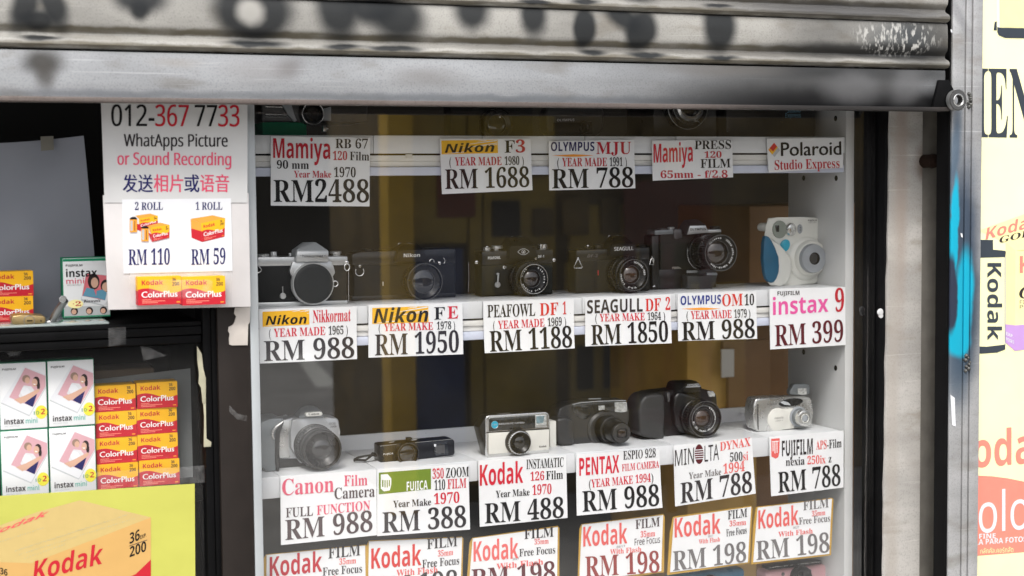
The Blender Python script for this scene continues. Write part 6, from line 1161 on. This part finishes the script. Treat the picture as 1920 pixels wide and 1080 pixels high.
c = at(1096, 238, Y-.003); g = MB(); g.lathe((c.x, c.z), [(Y-.001, .010), (Y-.003, .0095), (Y-.003, .007), (Y-.0015, .005), (Y-.002, 0)], 'lens_black', 28); subpart('lens', g, o, T.loc)
m = MB(); txt(m, 'OLYMPUS', 'ss', 'grey_light', 1044.6, 1077, 227.6, 227, 4.6, Y-.0004); T.part('lettering', m)
Y = .095; T = base_thing('press_camera', 'large black press camera with silver lens ring, cut off by the shutter', 1290, 252, Y, Z1)
m = MB(); q = PX([(1225, 120), (1345, 118), (1345, 254), (1225, 255)][::-1], Y, Z1); m.prism([(x, Z1 if i < 2 else z) for i, (x, z) in enumerate(q)], Y, Y+.10, 'cam_black', .004); T.part('body', m)
c = at(1296, 199, Y-.03); m = MB(); m.lathe((c.x, c.z), [(Y, .036), (Y-.018, .036), (Y-.020, .034), (Y-.020, .022)], 'lens_black', 52); m.torus((c.x, c.z), .0362, .0005, 'satin_chrome', Y-.019, 52); o = T.part('leaf_shutter', m)
g = MB(); g.lathe((c.x, c.z), [(Y-.019, .0240), (Y-.027, .0235), (Y-.028, .0220), (Y-.030, .0200), (Y-.030, .0165)], 'chrome', 48); g.lathe((c.x, c.z), [(Y-.0205, .0280), (Y-.022, .0272), (Y-.0205, .0265)], 'satin_chrome', 48); subpart('aperture_ring', g, o, T.loc)
g = MB(); g.lathe((c.x, c.z), [(Y-.030, .0166), (Y-.024, .013), (Y-.026, 0)], 'glass_grey', 32); subpart('lens_glass', g, o, T.loc)
g = MB(); g.tube([at(x, y, Y-.024) for x, y in ((1296, 220), (1304, 226), (1311, 228.5))], [.0022, .0016, .0005], 'chrome', 8); g.tube([at(x, y, Y-.024) for x, y in ((1273, 211), (1279, 216), (1286, 219))], .0016, 'satin_chrome', 8); subpart('aperture_lever', g, o, T.loc)
Y = .085; T = base_thing('instant_camera', 'black studio instant camera with pale blue lettering, top right under the shutter', 1440, 252, Y, Z1)
m = MB(); q = PX([(1362, 110), (1530, 108), (1530, 252), (1362, 254)][::-1], Y, Z1); m.prism([(x, Z1 if i < 2 else z) for i, (x, z) in enumerate(q)], Y, Y+.09, 'cam_black', .004); T.part('body', m)
m = MB(); M('ink_pale_blue', (.14, .30, .40), .5, var=.03); txt(m, 'Studio', 'sn', 'ink_pale_blue', 1476, 1501, 211, 210.6, 8.4, Y-.0004); txt(m, 'Express', 'sn', 'ink_pale_blue', 1472.5, 1501.5, 220.6, 220.2, 8.4, Y-.0004); T.part('lettering', m)

# --- bottom row, tops just in the picture
Y = .085; T = base_thing('toy_camera', 'pink plastic film camera at the bottom edge on the right', 1500, 1075, Y, Z4)
m = MB(); zt = at(1500, 1066, Y).z; q = PX([(1438, 1076), (1452, 1068), (1548, 1060), (1560, 1072)][::-1], Y); x0, x1 = at(1436, 1075, Y).x, at(1562, 1068, Y).x; m.box(x0, x1, Y, Y+.034, Z4, zt, 'pink_plastic', .006, 4); T.part('body', m)
m = MB(); m.box(x0+.012, x1-.014, Y+.012, Y+.035, zt-.001, zt+.0055, 'cam_black', .002); m.tube([Vector((x0+.014+(x1-x0-.03)*i/8, Y+.0115, zt+.004+.0006*(i % 2))) for i in range(9)], .0007, 'silver_bright', 6); T.part('top_cover', m)
c = ((x0+x1)/2, Z4+.03); m = MB(); m.lathe(c, [(Y, .020), (Y-.008, .019), (Y-.009, .014), (Y-.005, .009), (Y-.006, 0)], 'lens_black', 32); T.part('lens', m)
for px, py in ((1468, 1077), (1518, 1074)):
    m = MB(); p = at(px, py, Y); m.lathe((p.x, zt-.006), [(Y-.0002, .0032), (Y-.0014, .0028), (Y-.0014, 0)], 'gunmetal', 14); T.part('button', m)
Y = .09; T = base_thing('toy_camera', 'blue plastic film camera at the bottom edge under the second card from right', 1320, 1080, Y, Z4)
x0, x1 = at(1262, 1080, Y).x, at(1398, 1075, Y).x; zt = at(1330, 1073, Y).z
m = MB(); m.box(x0, x1, Y, Y+.034, Z4, zt, 'blue_plastic', .007, 4); T.part('body', m)
c = ((x0+x1)/2, Z4+.03); m = MB(); m.lathe(c, [(Y, .020), (Y-.008, .019), (Y-.009, .014), (Y-.005, .009), (Y-.006, 0)], 'lens_black', 32); T.part('lens', m)
m = MB(); m.box(x0+.03, x0+.055, Y+.010, Y+.02, zt-.0005, zt+.003, 'silver_bright', .001); T.part('shutter_button', m)
